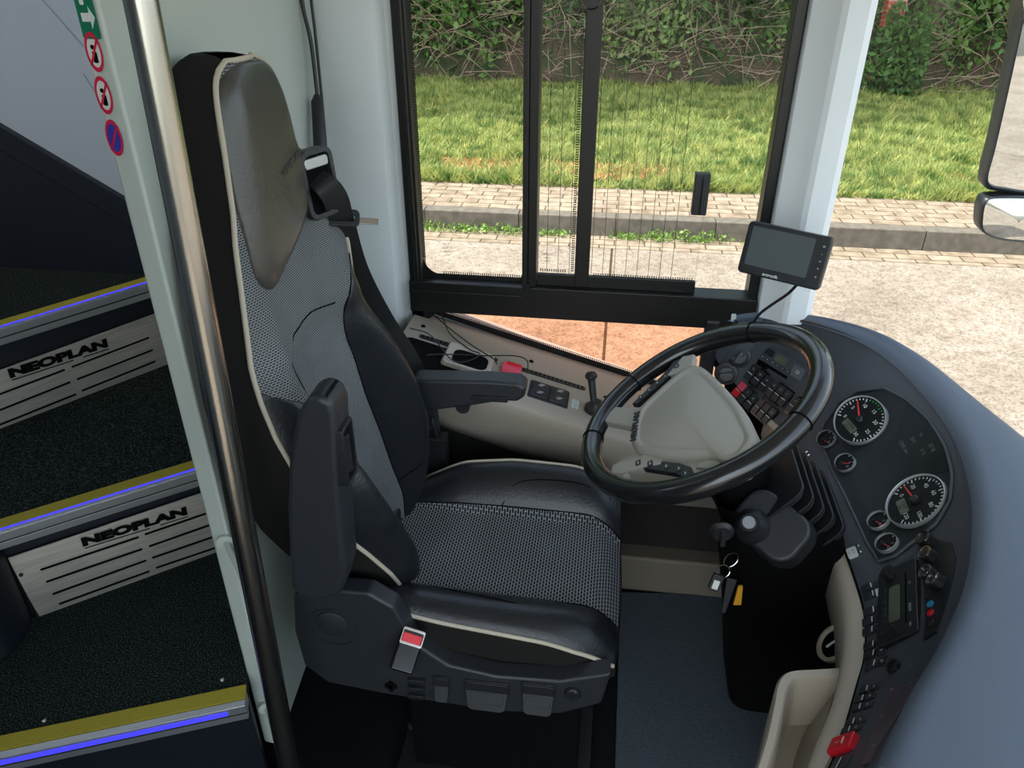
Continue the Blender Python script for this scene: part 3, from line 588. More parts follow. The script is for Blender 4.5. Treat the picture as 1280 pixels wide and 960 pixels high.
# ================================================================== driver seat
seat = thing('driver_seat', 'black and grey driver seat with beige piping, tall backrest and two armrests', 'seat', (-0.2, 1.2, 0.0))
SEATROWS = [  # z, near Y, far Y, X of the piping, bolster swell, rear thickness
    (0.56, 1.085, 1.38, -0.440, 0.020, 0.10), (0.62, 1.055, 1.41, -0.445, 0.050, 0.12), (0.70, 1.015, 1.43, -0.455, 0.075, 0.13), (0.80, 0.968, 1.44, -0.470, 0.090, 0.13), (0.90, 0.945, 1.435, -0.485, 0.085, 0.13),
    (1.00, 0.945, 1.41, -0.505, 0.060, 0.13), (1.08, 0.95, 1.375, -0.520, 0.030, 0.12), (1.16, 0.96, 1.355, -0.530, 0.010, 0.11), (1.26, 0.985, 1.345, -0.540, 0.004, 0.11), (1.32, 1.00, 1.340, -0.545, 0.003, 0.11),
    (1.355, 1.016, 1.320, -0.548, 0.003, 0.105), (1.375, 1.022, 1.285, -0.550, 0.003, 0.10), (1.40, 1.028, 1.262, -0.552, 0.003, 0.10), (1.45, 1.040, 1.257, -0.556, 0.003, 0.095), (1.50, 1.050, 1.247, -0.560, 0.003, 0.09),
    (1.53, 1.058, 1.232, -0.562, 0.002, 0.088), (1.543, 1.070, 1.218, -0.564, 0.001, 0.086), (1.551, 1.086, 1.203, -0.564, 0.001, 0.085), (1.556, 1.105, 1.180, -0.566, 0.0, 0.082)]
RZs = [r[0] for r in SEATROWS]
_zd = np.arange(0.56, 1.5565, 0.002); _ker = np.exp(-(np.arange(-12, 13)*0.002/0.011)**2); _ker /= _ker.sum(); _sm = []
for k in range(1, 6):
    v = np.interp(_zd, RZs, [r[k] for r in SEATROWS]); e = 2*v[0]-v[1:13][::-1], 2*v[-1]-v[-13:-1][::-1]; w_ = np.convolve(np.concatenate([e[0], v, e[1]]), _ker, 'valid')
    f_ = np.clip((_zd-1.53)/0.02, 0, 1); _sm.append(w_*(1-f_)+v*f_)
def rowat(z): return [float(np.interp(z, _zd, v)) for v in _sm]
ZL = sorted(set([round(z, 4) for z in np.linspace(0.56, 1.34, 40)]+[round(z, 4) for z in np.linspace(1.345, 1.556, 24)]))
def fpt(z, w, off=0.0):
    yn, yf, xc, sw, th = rowat(z); y = yn+(yf-yn)*w
    b = math.exp(-((w-0.13)/0.10)**2)+math.exp(-((w-0.87)/0.10)**2)
    edge = abs(2*w-1)**10*0.012*min(1, sw*60)+abs(2*w-1)**8*0.006
    sag = 0.006*(1-(2*w-1)**2) if z > 1.1 else -0.006*(1-(2*w-1)**2)
    nr = float(np.interp(z, [.56, .60, .66, .74, .82, .92, 1.02], [.060, .078, .074, .058, .036, .012, 0]))*math.exp(-(w/0.22)**2)
    wing = float(np.interp(z, [.9, 1.05, 1.2, 1.34, 1.39, 1.42], [0, .02, .032, .030, .012, 0.004]))*max(0, (w-0.5)/0.5)**1.5
    return Vector((xc+sw*b-edge+sag+off+nr+wing, y, z))
NW = 44; WL = [i/NW for i in range(NW+1)]
# shell: side and back
G = []
for z in ZL:
    yn, yf, xc, sw, th = rowat(z); e0 = fpt(z, 0); e1 = fpt(z, 1); row = [e0, e0+Vector((-0.012, -0.004, 0)), Vector((xc-th*0.5, yn-0.008, z)), Vector((xc-th*0.9, yn+0.0, z)), Vector((xc-th, yn+0.03, z))]
    for k in range(1, 6): row.append(Vector((xc-th-0.004*math.sin(math.pi*k/6), yn+0.03+(yf-yn-0.06)*k/6, z)))
    row += [Vector((xc-th, yf-0.03, z)), Vector((xc-th*0.9, yf, z)), Vector((xc-th*0.5, yf+0.008, z)), e1+Vector((-0.012, 0.004, 0)), e1]; G.append(row)
top = G[-1]; cen = sum(top, Vector())/len(top); G.append([p.lerp(cen, 0.35)+Vector((0, 0, 0.005)) for p in top]); G.append([p.lerp(cen, 0.99)+Vector((0, 0, 0.006)) for p in top])
G = [[p for p in r] for r in G]
back = MB().grid(G).build('backrest_shell', M_sidefab, seat, sharp=60)
# front faces split where the covering changes
def wb_near(z): return float(np.interp(z, [0.56, 0.75, 0.95, 1.04, 1.07, 1.09], [0.20, 0.24, 0.22, 0.15, 0.08, 0.0]))
def wb_far(z): return float(np.interp(z, [0.56, 0.70, 0.90, 1.05, 1.12, 1.165, 1.185], [0.78, 0.72, 0.70, 0.73, 0.80, 0.92, 1.0]))
def strip(zs, wa, wb, n, off=0.0):
    return [[fpt(z, wa(z)+(wb(z)-wa(z))*i/n, off if 0 < i < n else 0.0) for i in range(n+1)] for z in zs]
MB().grid(strip(ZL, wb_near, wb_far, 30)).build('backrest_cushion', M_backfab, seat, sharp=180, fixn=False)
zz = [z for z in ZL if z <= 1.10]+[1.10]
MB().grid(strip(zz, lambda z: 0, wb_near, 12, 0.003)).build('side_bolster', M_leather, seat, sharp=180)
zz = [z for z in ZL if z <= 1.185]+[1.185]
MB().grid(strip(zz, wb_far, lambda z: 1, 14, 0.003)).build('side_bolster', M_leather, seat, sharp=180)
# seams
sm = MB()
sm.tube(catmull([fpt(z, wb_far(z), 0.001) for z in np.linspace(0.57, 1.18, 14)], 60), 0.0014, 5)
sm.tube(catmull([fpt(z, wb_near(z), 0.001) for z in np.linspace(0.57, 1.08, 12)], 50), 0.0014, 5)
sm.tube(catmull([fpt(0.66, 0.74, 0.001), fpt(0.70, 0.86, .001), fpt(0.80, 0.93, .001), fpt(0.92, 0.955, .001)], 30), 0.0014, 5)
sm.tube(catmull([fpt(1.135, 0.30, 0.0005), fpt(1.14, 0.5, 0.0005), fpt(1.12, 0.72, 0.0005)], 20), 0.0014, 5)
sm.tube(catmull([fpt(1.135, 0.30, 0.0005), fpt(1.10, 0.235, .0005), fpt(1.04, 0.24, .0005), fpt(0.9, 0.27, .0005)], 20), 0.0014, 5)
sm.build('seam', M_shade, seat)
# headrest pad: a closed outline on the front surface, domed
def w_of(z, y):
    yn, yf, *_ = rowat(z); return (y-yn)/(yf-yn)
out = ccat([(1.205+0.0, 1.551), (1.262, 1.540), (1.284, 1.50), (1.290, 1.43), (1.287, 1.36), (1.270, 1.305), (1.215, 1.262), (1.165, 1.235), (1.105, 1.212), (1.062, 1.222), (1.048, 1.28), (1.042, 1.34), (1.041, 1.42), (1.048, 1.49), (1.075, 1.538), (1.13, 1.552)], 4) if False else None
pts = [(1.170, 1.550), (1.212, 1.540), (1.234, 1.50), (1.242, 1.43), (1.240, 1.36), (1.228, 1.31), (1.18, 1.274), (1.11, 1.248), (1.050, 1.232), (1.018, 1.255), (1.020, 1.32), (1.031, 1.40), (1.045, 1.48), (1.064, 1.530), (1.11, 1.550)]
out = ccat([(a, b, 0) for a, b in pts], 5); cen = Vector((1.14, 1.40, 0)); rings = []
for k, (f, h) in enumerate([(1.0, -0.004), (1.0, 0.003), (0.97, 0.008), (0.88, 0.012), (0.7, 0.015), (0.45, 0.016), (0.2, 0.016), (0.0001, 0.016)]):
    row = []
    for p in out:
        q = cen.lerp(p, f); base = fpt(min(q.y, 1.555), min(1, max(0, w_of(min(q.y, 1.555), q.x)))); row.append(Vector((base.x+h, q.x, q.y)))
    rings.append(row)
MB().grid(rings, closed_u=True).build('headrest_pad', M_headleather, seat, sharp=180)
hp = MB(); P = Vector((fpt(1.40, .7).x+0.0185, 1.185, 1.395)); hp.text('NEOPLAN', 0.017, frame(P, (0.1, 1, 0.25), z=(1, 0, 0)), 0.0012, shear=0.2); hp.build('embossed_lettering', M_headleather, seat, smooth=False, fixn=False)
# piping of the backrest
pl = [fpt(z, 0) for z in ZL]+[fpt(1.556, w) for w in (0.2, 0.5, 0.8)]+[fpt(z, 1) for z in reversed(ZL)]
pl = [p+Vector((0.002, 0, 0.0)) for p in pl]; MB().tube(pl, 0.0042, 8, up=(0.3, 0, 1) if False else None).build('piping', M_pipe, seat)
# ---- seat cushion
_fd = np.linspace(-0.2, 1.2, 281); _k2 = np.exp(-(np.arange(-20, 21)*0.005/0.05)**2); _k2 /= _k2.sum()
def _smooth(xs, ys):
    v = np.interp(_fd, [-.2]+xs+[1.2], [ys[0]*2-ys[1]]+ys+[ys[-1]*2-ys[-2]]); return np.convolve(np.pad(v, 20, 'edge'), _k2, 'valid')
_zn = _smooth([0, .12, .35, .75, .92, 1], [.600, .606, .585, .562, .535, .508]); _zf = _smooth([0, .1, .25, .5, .8, .93, 1], [.555, .585, .628, .643, .634, .605, .570])
def cpt(x, w):
    # x -0.45 rear .. 0.055 front, w 0 near .. 1 far
    f = (x+0.45)/0.505; yn = 1.005+0.012*max(0, f-.85)*4; yf = 1.478-0.02*(1-f)-0.03*max(0, f-.85)*4; y = yn+(yf-yn)*w
    zn = float(np.interp(f, _fd, _zn)); zf = float(np.interp(f, _fd, _zf))
    zc = 0.556-0.016*f-0.055*max(0, (f-0.84)/0.16)**2.2
    a = max(0.0, 1-w/0.24); b = max(0.0, (w-0.78)/0.22)
    z = zc+(zn-zc)*(a**0.8 if a else 0)+(zf-zc)*(b**0.75 if b else 0)
    z += 0.022*math.sin(math.pi*min(1, a))*(1-max(0, f-.8)*3)+0.012*math.sin(math.pi*min(1, b))
    z -= 0.010*abs(2*w-1)**14
    return Vector((x+0.01*math.sin(w*math.pi)*f, y, z))
XL = [-0.45+0.505*(i/44)**0.9 for i in range(45)]
WA, WBf = 0.235, 0.80
def cs(wa, wb, n, off=0.0): return [[cpt(x, wa+(wb-wa)*i/n)+Vector((0, 0, off if 0 < i < n else 0)) for i in range(n+1)] for x in XL]
MB().grid(cs(WA, WBf, 24)).build('seat_cushion', M_seatfab, seat, sharp=180)
MB().grid(cs(0, WA, 14, 0.003)).build('seat_bolster', M_leather, seat, sharp=180)
MB().grid(cs(WBf, 1, 14, 0.003)).build('seat_bolster', M_leather, seat, sharp=180)
sk = MB(); e0 = [cpt(x, 0) for x in XL]; e1 = [cpt(x, 1) for x in XL]; ef = [cpt(XL[-1], w) for w in WL]
bz = lambda p: 0.455+0.0*p.x
loop = e0+ef+e1[::-1]
sk.grid([loop, [Vector((p.x*1.0+0.004*(p.x > 0), p.y+(-0.006 if p.y < 1.2 else 0.006), p.z*0.55+0.45*bz(p))) for p in loop], [Vector((p.x-0.008*(p.x > 0), p.y+(0.004 if p.y < 1.2 else -0.004), bz(p))) for p in loop]])
sk.build('cushion_side', M_sidefab, seat, sharp=50)
MB().tube([p+Vector((0, -0.002, 0)) for p in e0], 0.0042, 8).build('piping', M_pipe, seat)
MB().tube([p+Vector((0, 0.001, 0.002)) for p in e1], 0.0042, 8).build('piping', M_pipe, seat)
sm = MB(); sm.tube([cpt(x, WA)+Vector((0, 0, .0012)) for x in XL], 0.0015, 5); sm.tube([cpt(x, WBf)+Vector((0, 0, .0012)) for x in XL], 0.0015, 5)
sm.tube(catmull([cpt(-0.36, WA)+Vector((0, 0, .003)), cpt(-0.30, 0.17)+Vector((0, 0, .003)), cpt(-0.15, 0.13)+Vector((0, 0, .003)), cpt(0.03, 0.12)+Vector((0, 0, .003))], 30), 0.0014, 5)
sm.tube(catmull([cpt(-0.22, WBf)+Vector((0, 0, .003)), cpt(-0.18, 0.88)+Vector((0, 0, .003)), cpt(-0.05, 0.90)+Vector((0, 0, .003)), cpt(0.03, 0.90)+Vector((0, 0, .003))], 30), 0.0014, 5)
sm.build('seam', M_shade, seat)
ft = MB(); ft.box(0.055, 0.066, 1.20, 1.27, 0.36, 0.44); ft.build('front_lever', mat('pale_grey_plastic', '#8a90a0', .5), seat, bevel=0.003)
# ---- plastic base
SY = 0.965
def PL(px, py, y=SY): p = atY(px, py, y); return (p.x, p.z)
BY = Matrix(((1, 0, 0, 0), (0, 0, 1, 0), (0, 1, 0, 0), (0, 0, 0, 1)))
base = [PL(*q) for q in [(366, 745), (368, 790), (380, 832), (410, 854), (480, 868), (620, 890), (700, 893), (752, 880), (764, 842), (700, 852), (620, 846), (560, 832), (520, 806), (492, 760), (460, 742), (415, 738)]]
sb = MB(); sb.prism(base, SY, 1.005, BY); sb.build('base_side_panel', M_dplastic, seat, bevel=0.006, seg=3)
zb = PL(620, 870)[1]; sb = MB(); sb.box(-0.50, 0.02, 1.0, 1.46, zb-0.02, 0.46); sb.box(-0.56, -0.44, 1.03, 1.40, zb, 0.60); sb.build('seat_pan', M_black, seat, bevel=0.015)
pf = PL(475, 903, 1.05); sb = MB(); sb.box(-0.38, 0.0, 1.06, 1.42, 0.03, zb); sb.build('pedestal', M_shade, seat, bevel=0.01)  # black colour stands in for the shadow of the seat above
sb = MB(); sb.box(-0.42, 0.03, 1.02, 1.44, 0.001, 0.035); sb.build('mounting_plate', M_black, seat, bevel=0.004)
for px in (515, 585, 680):
    p = atZ(px, 907, 0.036); MB().lathe([(0, 0), (0.011, 0), (0.011, 0.008), (0.004, 0.011), (0, 0.011)], T(p.x, max(p.y, 1.03), 0.034), 12).build('bolt', M_dplastic, seat)
FN = lambda px, py, y=SY-0.001: frame(atY(px, py, y), (1, 0, 0), z=(0, -1, 0))
hd = MB(); hd.lathe([(0, 0), (0.032, 0), (0.032, 0.002), (0.030, 0.003), (0.0, 0.003)], FN(415, 780)); hd.ring(circ(0.048, 36), circ(0.046, 36), 0, 0.0015, FN(417, 784)); hd.build('hinge_cover', M_dplastic, seat)
# controls along the base
def ctrl(px, py, w, h, nm='adjusting_lever', tongue=True):
    m = MB(); Mf = FN(px, py); m.ring(rrect(w+0.008, h*0.62, 0.004), rrect(w, h*0.62-0.008, 0.003), -0.002, 0.003, Mf @ T(0, h*.28)); m.prism(rrect(w, h*0.5, 0.003), -0.002, 0.006, Mf @ T(0, h*.3)); o = m.build(nm, M_black, seat, bevel=0.001)
    if tongue: t = MB(); t.prism([(-w/2, 0), (w/2, 0), (w*0.44, -h*0.62), (w*0.34, -h*0.7), (-w*0.34, -h*0.7), (-w*0.44, -h*0.62)], 0.0, 0.007, Mf @ T(0, h*.12) @ RX(-18)); t.ring([(x*w*.80, y*h*.42-h*.25) for x, y in rrect(1, 1, .2)], [(x*w*.76, y*h*.38-h*.25) for x, y in rrect(1, 1, .2)], 0.006, 0.0078, Mf @ T(0, h*.12) @ RX(-18)); t.build('tongue', M_dplastic, o, bevel=0.0012)
ctrl(553, 858, 0.028, 0.05); ctrl(609, 866, 0.082, 0.058); ctrl(673, 870, 0.060, 0.062)
for k in range(3):
    m = MB(); m.prism(rrect(0.034, 0.011, 0.003), -0.002, 0.008, FN(521, 849+9.5*k)); m.prism(rrect(0.030, 0.003, 0.001), 0.007, 0.0095, FN(521, 847+9.5*k)); m.build('rocker_button', M_black, seat, bevel=0.001)
m = MB(); m.lathe([(0, 0), (0.016, 0), (0.015, 0.006), (0.012, 0.009), (0, 0.009)], FN(716, 866)); m.box(-0.003, 0.003, -.014, .014, 0.008, 0.012, FN(716, 866)); m.build('rotary_knob', M_black, seat)
m = MB(); m.lathe([(0, 0), (0.010, 0), (0.010, 0.003), (0, 0.003)], FN(489, 857)); m.box(-.004, .004, -.013, .013, 0, .004, FN(489, 857)); m.box(-.012, .012, -.004, .004, 0, .004, FN(489, 857)); m.build('lumbar_valve', M_shade, seat)
# buckle
bp = atY(514, 797, 0.955); bk = MB(); Mf = frame(bp, (0.96, 0.0, -0.28), z=(0.35, -0.62, 0.70)); bk.box(-0.020, 0.024, -0.062, 0.018, -0.026, 0.0, Mf); bo = bk.build('belt_buckle', M_blackg, seat, bevel=0.004)
r = MB(); r.prism(rrect(0.036, 0.017, 0.002), -0.0, 0.0032, Mf @ T(0.002, -0.002) @ RX(0)); o = r.build('release_button', M_red, bo, bevel=0.0008); o['label'] = 'red release button'
r = MB(); r.ring(rrect(0.043, 0.030, 0.003), rrect(0.038, 0.021, 0.002), -0.001, 0.0042, Mf @ T(0.002, 0.001)); r.build('rim', M_chrome, bo, bevel=0.0006)
# ---- near armrest folded up
AY = 0.905
ao = [PL(px, py, AY) for px, py in [(374, 748), (363, 735), (358, 640), (360, 575), (370, 520), (382, 500), (397, 495), (413, 503), (419, 520), (423, 600), (430, 690), (432, 715), (425, 745), (400, 752)]]
am = MB(); am.prism(ao, AY, 0.972, BY); aro = am.build('armrest', M_dplastic, seat, bevel=0.014, seg=4); aro['label'] = 'armrest folded upright on the aisle side'
q = atX(404, 575, max(p[0] for p in ao)+0.001)
fx = max(p[0] for p in ao[7:11]); Mf = frame((fx-0.014, 0.932, PL(405, 575, AY)[1]), (0, 1, 0), z=(1, -0.0, 0.0))
c = MB(); c.ring(rrect(0.046, 0.105, 0.004), rrect(0.038, 0.094, 0.003), -0.004, 0.020, Mf); c.box(-0.017, 0.017, -0.042, 0.034, -0.004, 0.010, Mf); c.cyl(Mf @ Vector((0.0, -0.035, 0.010)), Mf @ Vector((0, 0.032, 0.010)), 0.010, n=16); c.build('height_wheel', M_black, aro, bevel=0.0015)
# ---- far armrest lowered
def PF(px, py): p = atY(px, py, 1.46); return (p.x, p.z)
fo = [PF(*q) for q in [(505, 497), (515, 475), (560, 476), (610, 477), (648, 480), (657, 486), (656, 497), (646, 503), (628, 502), (590, 508), (540, 514), (508, 516)]]
fa = MB(); fa.prism(fo, 1.46, 1.515, BY); far = fa.build('armrest', M_dplastic, seat, bevel=0.008, seg=3); far['label'] = 'lowered armrest on the window side'
m = MB(); Mf = frame(atY(612, 498, 1.459), (1, 0, 0.02), z=(0, -1, 0)); m.prism(rrect(0.085, 0.013, 0.003), 0, 0.005, Mf); m.build('height_wheel', M_black, far, bevel=0.001)
m = MB(); p = atY(578, 509, 1.475); m.cyl(p+Vector((0, 0, -0.001)), p+Vector((0, .03, -0.001)), 0.017, n=20); m.build('knob', M_black, far)
# ---- belt guide in the shoulder, belt with tongue
gm = MB(); ctr = fpt(1.325, w_of(1.325, 1.30), 0.0); Mg = frame(atX(398, 229, -0.517), (0.38, 1, 0.0), z=(1, -0.38, 0.10))
gm.ring(rrect(0.080, 0.118, 0.018, 6), rrect(0.062, 0.098, 0.012, 6), -0.016, 0.008, Mg); g = gm.build('belt_guide', M_dplastic, seat, bevel=0.002)
MB().prism(rrect(0.066, 0.108, 0.01), -0.012, -0.002, Mg).build('guide_recess', M_shade, g, smooth=False)
MB().prism(rrect(0.058, 0.018, 0.006), -0.004, 0.006, Mg @ T(0, 0.036)).build('guide_lip', M_alug, g, bevel=0.002)
def ribbon(pts, w, wd, th=0.0018):
    V = []; F = []
    for i, p in enumerate(pts):
        wv = Vector(wd[i] if isinstance(wd, list) else wd).normalized()*w/2; d = (pts[min(i+1, len(pts)-1)]-pts[max(0, i-1)]).normalized(); nn = d.cross(wv).normalized()*th/2
        V += [p-wv-nn, p+wv-nn, p+wv+nn, p-wv+nn]
    for i in range(len(pts)-1):
        for j in range(4): F.append((4*i+j, 4*i+(j+1) % 4, 4*i+4+(j+1) % 4, 4*i+4+j))
    return V, F
B0 = Mg @ Vector((0.0, 0.010, -0.004))
bpts = catmull([B0, atX(408, 232, -0.495), atX(420, 250, -0.490), atY(428, 278, 1.31), atY(448, 340, 1.44), atY(480, 400, 1.52), atY(512, 450, 1.54), atY(535, 510, 1.56), atY(541, 565, 1.55), atY(548, 600, 1.53)], 60)
wds = [Vector((0.25, 0.8, 0.30)).lerp(Vector((0.85, 0.35, 0.25)), min(1, i/22)) for i in range(61)]
V, F = ribbon(bpts, 0.046, wds); MB().add(V, F).build('seat_belt', M_belt, seat, sharp=60)
tp = atY(424, 272, 1.30); t = MB(); Mt = frame(tp, (1, 0.25, -0.05), z=(0.35, -0.75, 0.55)); t.ring(rrect(0.074, 0.032, 0.010), rrect(0.056, 0.013, 0.004), -0.004, 0.004, Mt); tg = t.build('belt_tongue', M_black, seat, bevel=0.0015)
t = MB(); t.box(0.030, 0.072, -0.010, 0.002, -0.0015, 0.0015, Mt); t.build('metal_plate', M_chrome, tg, bevel=0.0005)
t = MB(); p = atY(547, 565, 1.53); t.box(-0.025, 0.025, -0.02, 0.02, -0.055, 0.05, T(*p)); t.tube([p+Vector((0, 0, .05)), p+Vector((-.01, 0, .10))], 0.006); t.build('belt_anchor', M_black, seat, bevel=0.01)
# hanging microphone cable with thick sleeve beside the seat
mc = thing('coiled_microphone_lead', 'thin black cable running into a thick black sleeve right of the headrest', 'cable', tuple(atY(397, 150, 1.78)))
m = MB(); a, b = atY(396, 118, 1.77), atY(401, 192, 1.72); m.tube([a, a.lerp(b, .12), b, b+(b-a)*0.8], [0.006, 0.014, 0.016, 0.016], 14); m.build('sleeve', M_black, mc)
m = MB(); m.tube(catmull([atY(372, -60, 1.80), atY(377, 0, 1.80), atY(389, 55, 1.79), atY(397, 122, 1.77)], 30), 0.0045, 8); m.build('cable', M_black, mc)
m = MB(); m.tube(catmull([atY(383, -60, 1.815), atY(389, 0, 1.815), atY(396, 60, 1.81), atY(407, 180, 1.80), atY(409, 260, 1.79)], 30), 0.0035, 8); m.build('cable', M_black, mc)
# ================================================================== steering wheel
WT = math.radians(31); WN = Vector((-math.sin(WT), -0.03, math.cos(WT))).normalized(); WX = Vector((math.cos(WT), 0, math.sin(WT)))   # WX: towards the windscreen, in the wheel plane
WC = onplane(873, 508, (0.189, 1.25, 0.944), WN); WR = 0.230
MW = frame(WC, (0, -1, 0), z=WN)     # x: driver's right, y: away from the driver
wheel = thing('steering_wheel', 'large black leather steering wheel with a grey four-spoke hub', 'steering wheel', MW)
def wp(px, py, h=0.0):
    p = onplane(px, py, WC+WN*h, WN); q = MW.inverted() @ p; return Vector((q.x, q.y, h))
pts = [Vector((WR*math.cos(2*math.pi*i/120), WR*math.sin(2*math.pi*i/120), 0)) for i in range(120)]
MB().tube(pts, [0.0205+0.0018*max(0, math.cos(4*math.pi*i/120))**3 for i in range(120)], 16, closed=True, up=(0, 0, 1)).build('rim', M_rim, wheel, local=True, sharp=180)
for px, py in ((1008, 528), (949, 405), (731, 551), (770, 470)):
    q = wp(px, py); a = math.atan2(q.y, q.x); m = MB(); c = Vector((WR*math.cos(a), WR*math.sin(a), 0)); Mr = frame(c, (math.cos(a), math.sin(a), 0), (0, 0, 1)); m.ring(circ(0.0222, 24), circ(0.0195, 24), -0.0009, 0.0009, Mr); m.build('rim_seam', M_shade, wheel, local=True)
# hub pad
hub = [(786, 548), (787, 530), (793, 514), (800, 502), (836, 469), (856, 454), (874, 453), (897, 472), (925, 503), (940, 530), (947, 552), (930, 575), (908, 576), (890, 568), (870, 567), (835, 567), (800, 561), (790, 556)]
hp = ccat([wp(px, py, 0.02) for px, py in hub], 4); n = len(hp); cen = sum(hp, Vector())/n
rings = []
for f, h in [(0.90, -0.035), (0.98, -0.02), (1.0, 0.0), (0.985, 0.010), (0.94, 0.016), (0.86, 0.018), (0.83, 0.015), (0.80, 0.0155), (0.5, 0.022), (0.0001, 0.024)]:
    rings.append([cen.lerp(p, f)*1.0-Vector((0, 0, 0.02))+Vector((0, 0, h-(cen.lerp(p, f).z-0.02))) for p in hp])
hb = MB().grid(rings, closed_u=True).build('hub_pad', M_wheelpad, wheel, local=True, sharp=60)
a = wp(792, 551, 0.017); b = wp(797, 516, 0.017); d = (b-a); m = MB(); V, F = text_geo('NEOPLAN', 1.0, 0.03); w = max(v[0] for v in V)-min(v[0] for v in V)
m.text('NEOPLAN', 1.0, frame((a+b)/2, d, z=(0, 0, 1)) @ Matrix.Diagonal((d.length/w, 0.017, 1, 1)), 0.0025, fat=0.03); m.build('hub_lettering', M_dplastic, hb, local=True, smooth=False, fixn=False)
# spokes
def spoke(pa, pb, wa, wb, h=0.0, nm='spoke', mt=None):
    a = wp(*pa, h); b = wp(*pb, h); d = (b-a); L_ = d.length; Ms = frame(a, d, z=(0, 0, 1)); m = MB()
    m.prism([(0, -wa/2), (L_*0.5, -(wa*.4+wb*.6)/2), (L_, -wb/2), (L_, wb/2), (L_*0.5, (wa*.4+wb*.6)/2), (0, wa/2)], -0.012, 0.006, Ms); return m.build(nm, mt or M_wheelpad, wheel, local=True, bevel=0.004, seg=3)
spoke((800, 525), (762, 519), 0.052, 0.046); spoke((850, 470), (862, 446), 0.065, 0.030)
spoke((830, 572), (765, 590), 0.050, 0.030); spoke((885, 573), (905, 582), 0.06, 0.04)
m = MB(); o_ = [wp(px, py, -0.004) for px, py in [(766, 585), (795, 567), (850, 570), (905, 570), (912, 577), (906, 588), (885, 594), (868, 596), (860, 590), (800, 582), (780, 600), (768, 598)]]; m.prism([(q.x, q.y) for q in o_], -0.012, 0.002); m.build('spoke_cover', M_wheelpad, wheel, local=True, bevel=0.003)
m = MB(); o_ = [wp(px, py, 0.003) for px, py in [(762, 514), (762, 529), (779, 548), (800, 540), (800, 515)]]
# black thumb switch clusters
for nm, px4, ks in (('switch_cluster', [(783, 579), (792, 573), (850, 579), (864, 584), (868, 592), (858, 599), (845, 592), (800, 585)], [(798, 579), (813, 580), (833, 583), (849, 586), (857, 592)]), ('switch_cluster', [(790, 505), (797, 505), (838, 470), (856, 456), (851, 448), (842, 452), (835, 462)], [(801, 497), (812, 488), (822, 479), (832, 471), (846, 458)])):
    o_ = [wp(px, py, 0.004) for px, py in px4]; m = MB(); m.prism([(q.x, q.y) for q in o_], -0.006, 0.005); sc_ = m.build(nm, M_black, wheel, local=True, bevel=0.0015)
    for px, py in ks:
        q = wp(px, py, 0.005); m = MB(); m.prism(rrect(0.016, 0.011, 0.003), 0.004, 0.0065, T(q.x, q.y)); m.prism(rrect(0.006, 0.002, 0.0005), 0.0064, 0.0068, T(q.x, q.y), 1); m.build('button', [M_dplastic, M_mark], sc_, local=True, smooth=False)
# ---- steering column, stalk, bellows
col = thing('steering_column', 'black steering column tower between the pedals and the dashboard', 'steering column', (0.36, 1.25, 0.0))
m = MB(); secs = []
for z, x0, x1, y0, y1 in [(0.013, 0.375, 0.60, 1.33, 1.50), (0.08, 0.36, 0.60, 1.31, 1.49), (0.35, 0.315, 0.60, 1.24, 1.45), (0.55, 0.275, 0.58, 1.16, 1.40), (0.68, 0.27, 0.52, 1.14, 1.36), (0.78, 0.22, 0.40, 1.16, 1.34)]:
    cx, cy = (x0+x1)/2, (y0+y1)/2; secs.append([Vector((cx+p[0], cy+p[1], z)) for p in rrect(x1-x0, y1-y0, 0.045, 5)])
m.grid(secs, closed_u=True); m.build('tower', M_shade, col, sharp=50)
c0 = WC-WN*0.05; m = MB(); m.lathe([(0.0, 0), (0.05, 0), (0.062, -0.03), (0.066, -0.14), (0.06, -0.2), (0, -0.2)], frame(c0, (0, -1, 0), z=WN), 30); m.build('column_shroud', M_shade, col)
kp = onplane(937, 654, (0.30, 1.10, 0.77), Vector((-0.45, -0.55, 0.7)).normalized()); Mk = frame(kp, (0.6, -0.8, 0), z=(-0.35, -0.6, 0.72))
m = MB(); m.prism([(x, y*1.0) for x, y in rrect(0.150, 0.110, 0.040, 8)], -0.085, -0.030, Mk @ T(0.022, 0.024), top=0.9); m.build('stalk_housing', M_dplastic, col, bevel=0.008, seg=3)
m = MB(); m.lathe([(0, -0.035), (0.034, -0.035), (0.030, -0.018), (0.020, -0.006), (0.0165, 0.0), (0.0165, 0.006), (0, 0.006)], Mk); st = m.build('stalk_boot', M_black, col)
m = MB(); m.lathe([(0, 0), (0.0125, 0.0), (0.0115, 0.009), (0, 0.009)], Mk); m.build('stalk_button', mat('grey_button', '#8f9296', .45), st)
for k in range(5):
    px, py = 976+15*k, 633+6*k; p = atY(px, py, 1.16); m = MB(); Mb = frame((p.x, 1.25, p.z-0.01*k+0.0), (0, -1, 0), z=Vector((0.80, 0, -0.60)))
    m.prism(rrect(0.20, 0.115-0.004*k, 0.02, 5), -0.004, 0.004, Mb, top=0.97); m.prism(rrect(0.165, 0.085, 0.02, 5), 0.004, 0.020, Mb); m.build('bellows_fold', M_black, col, bevel=0.002)
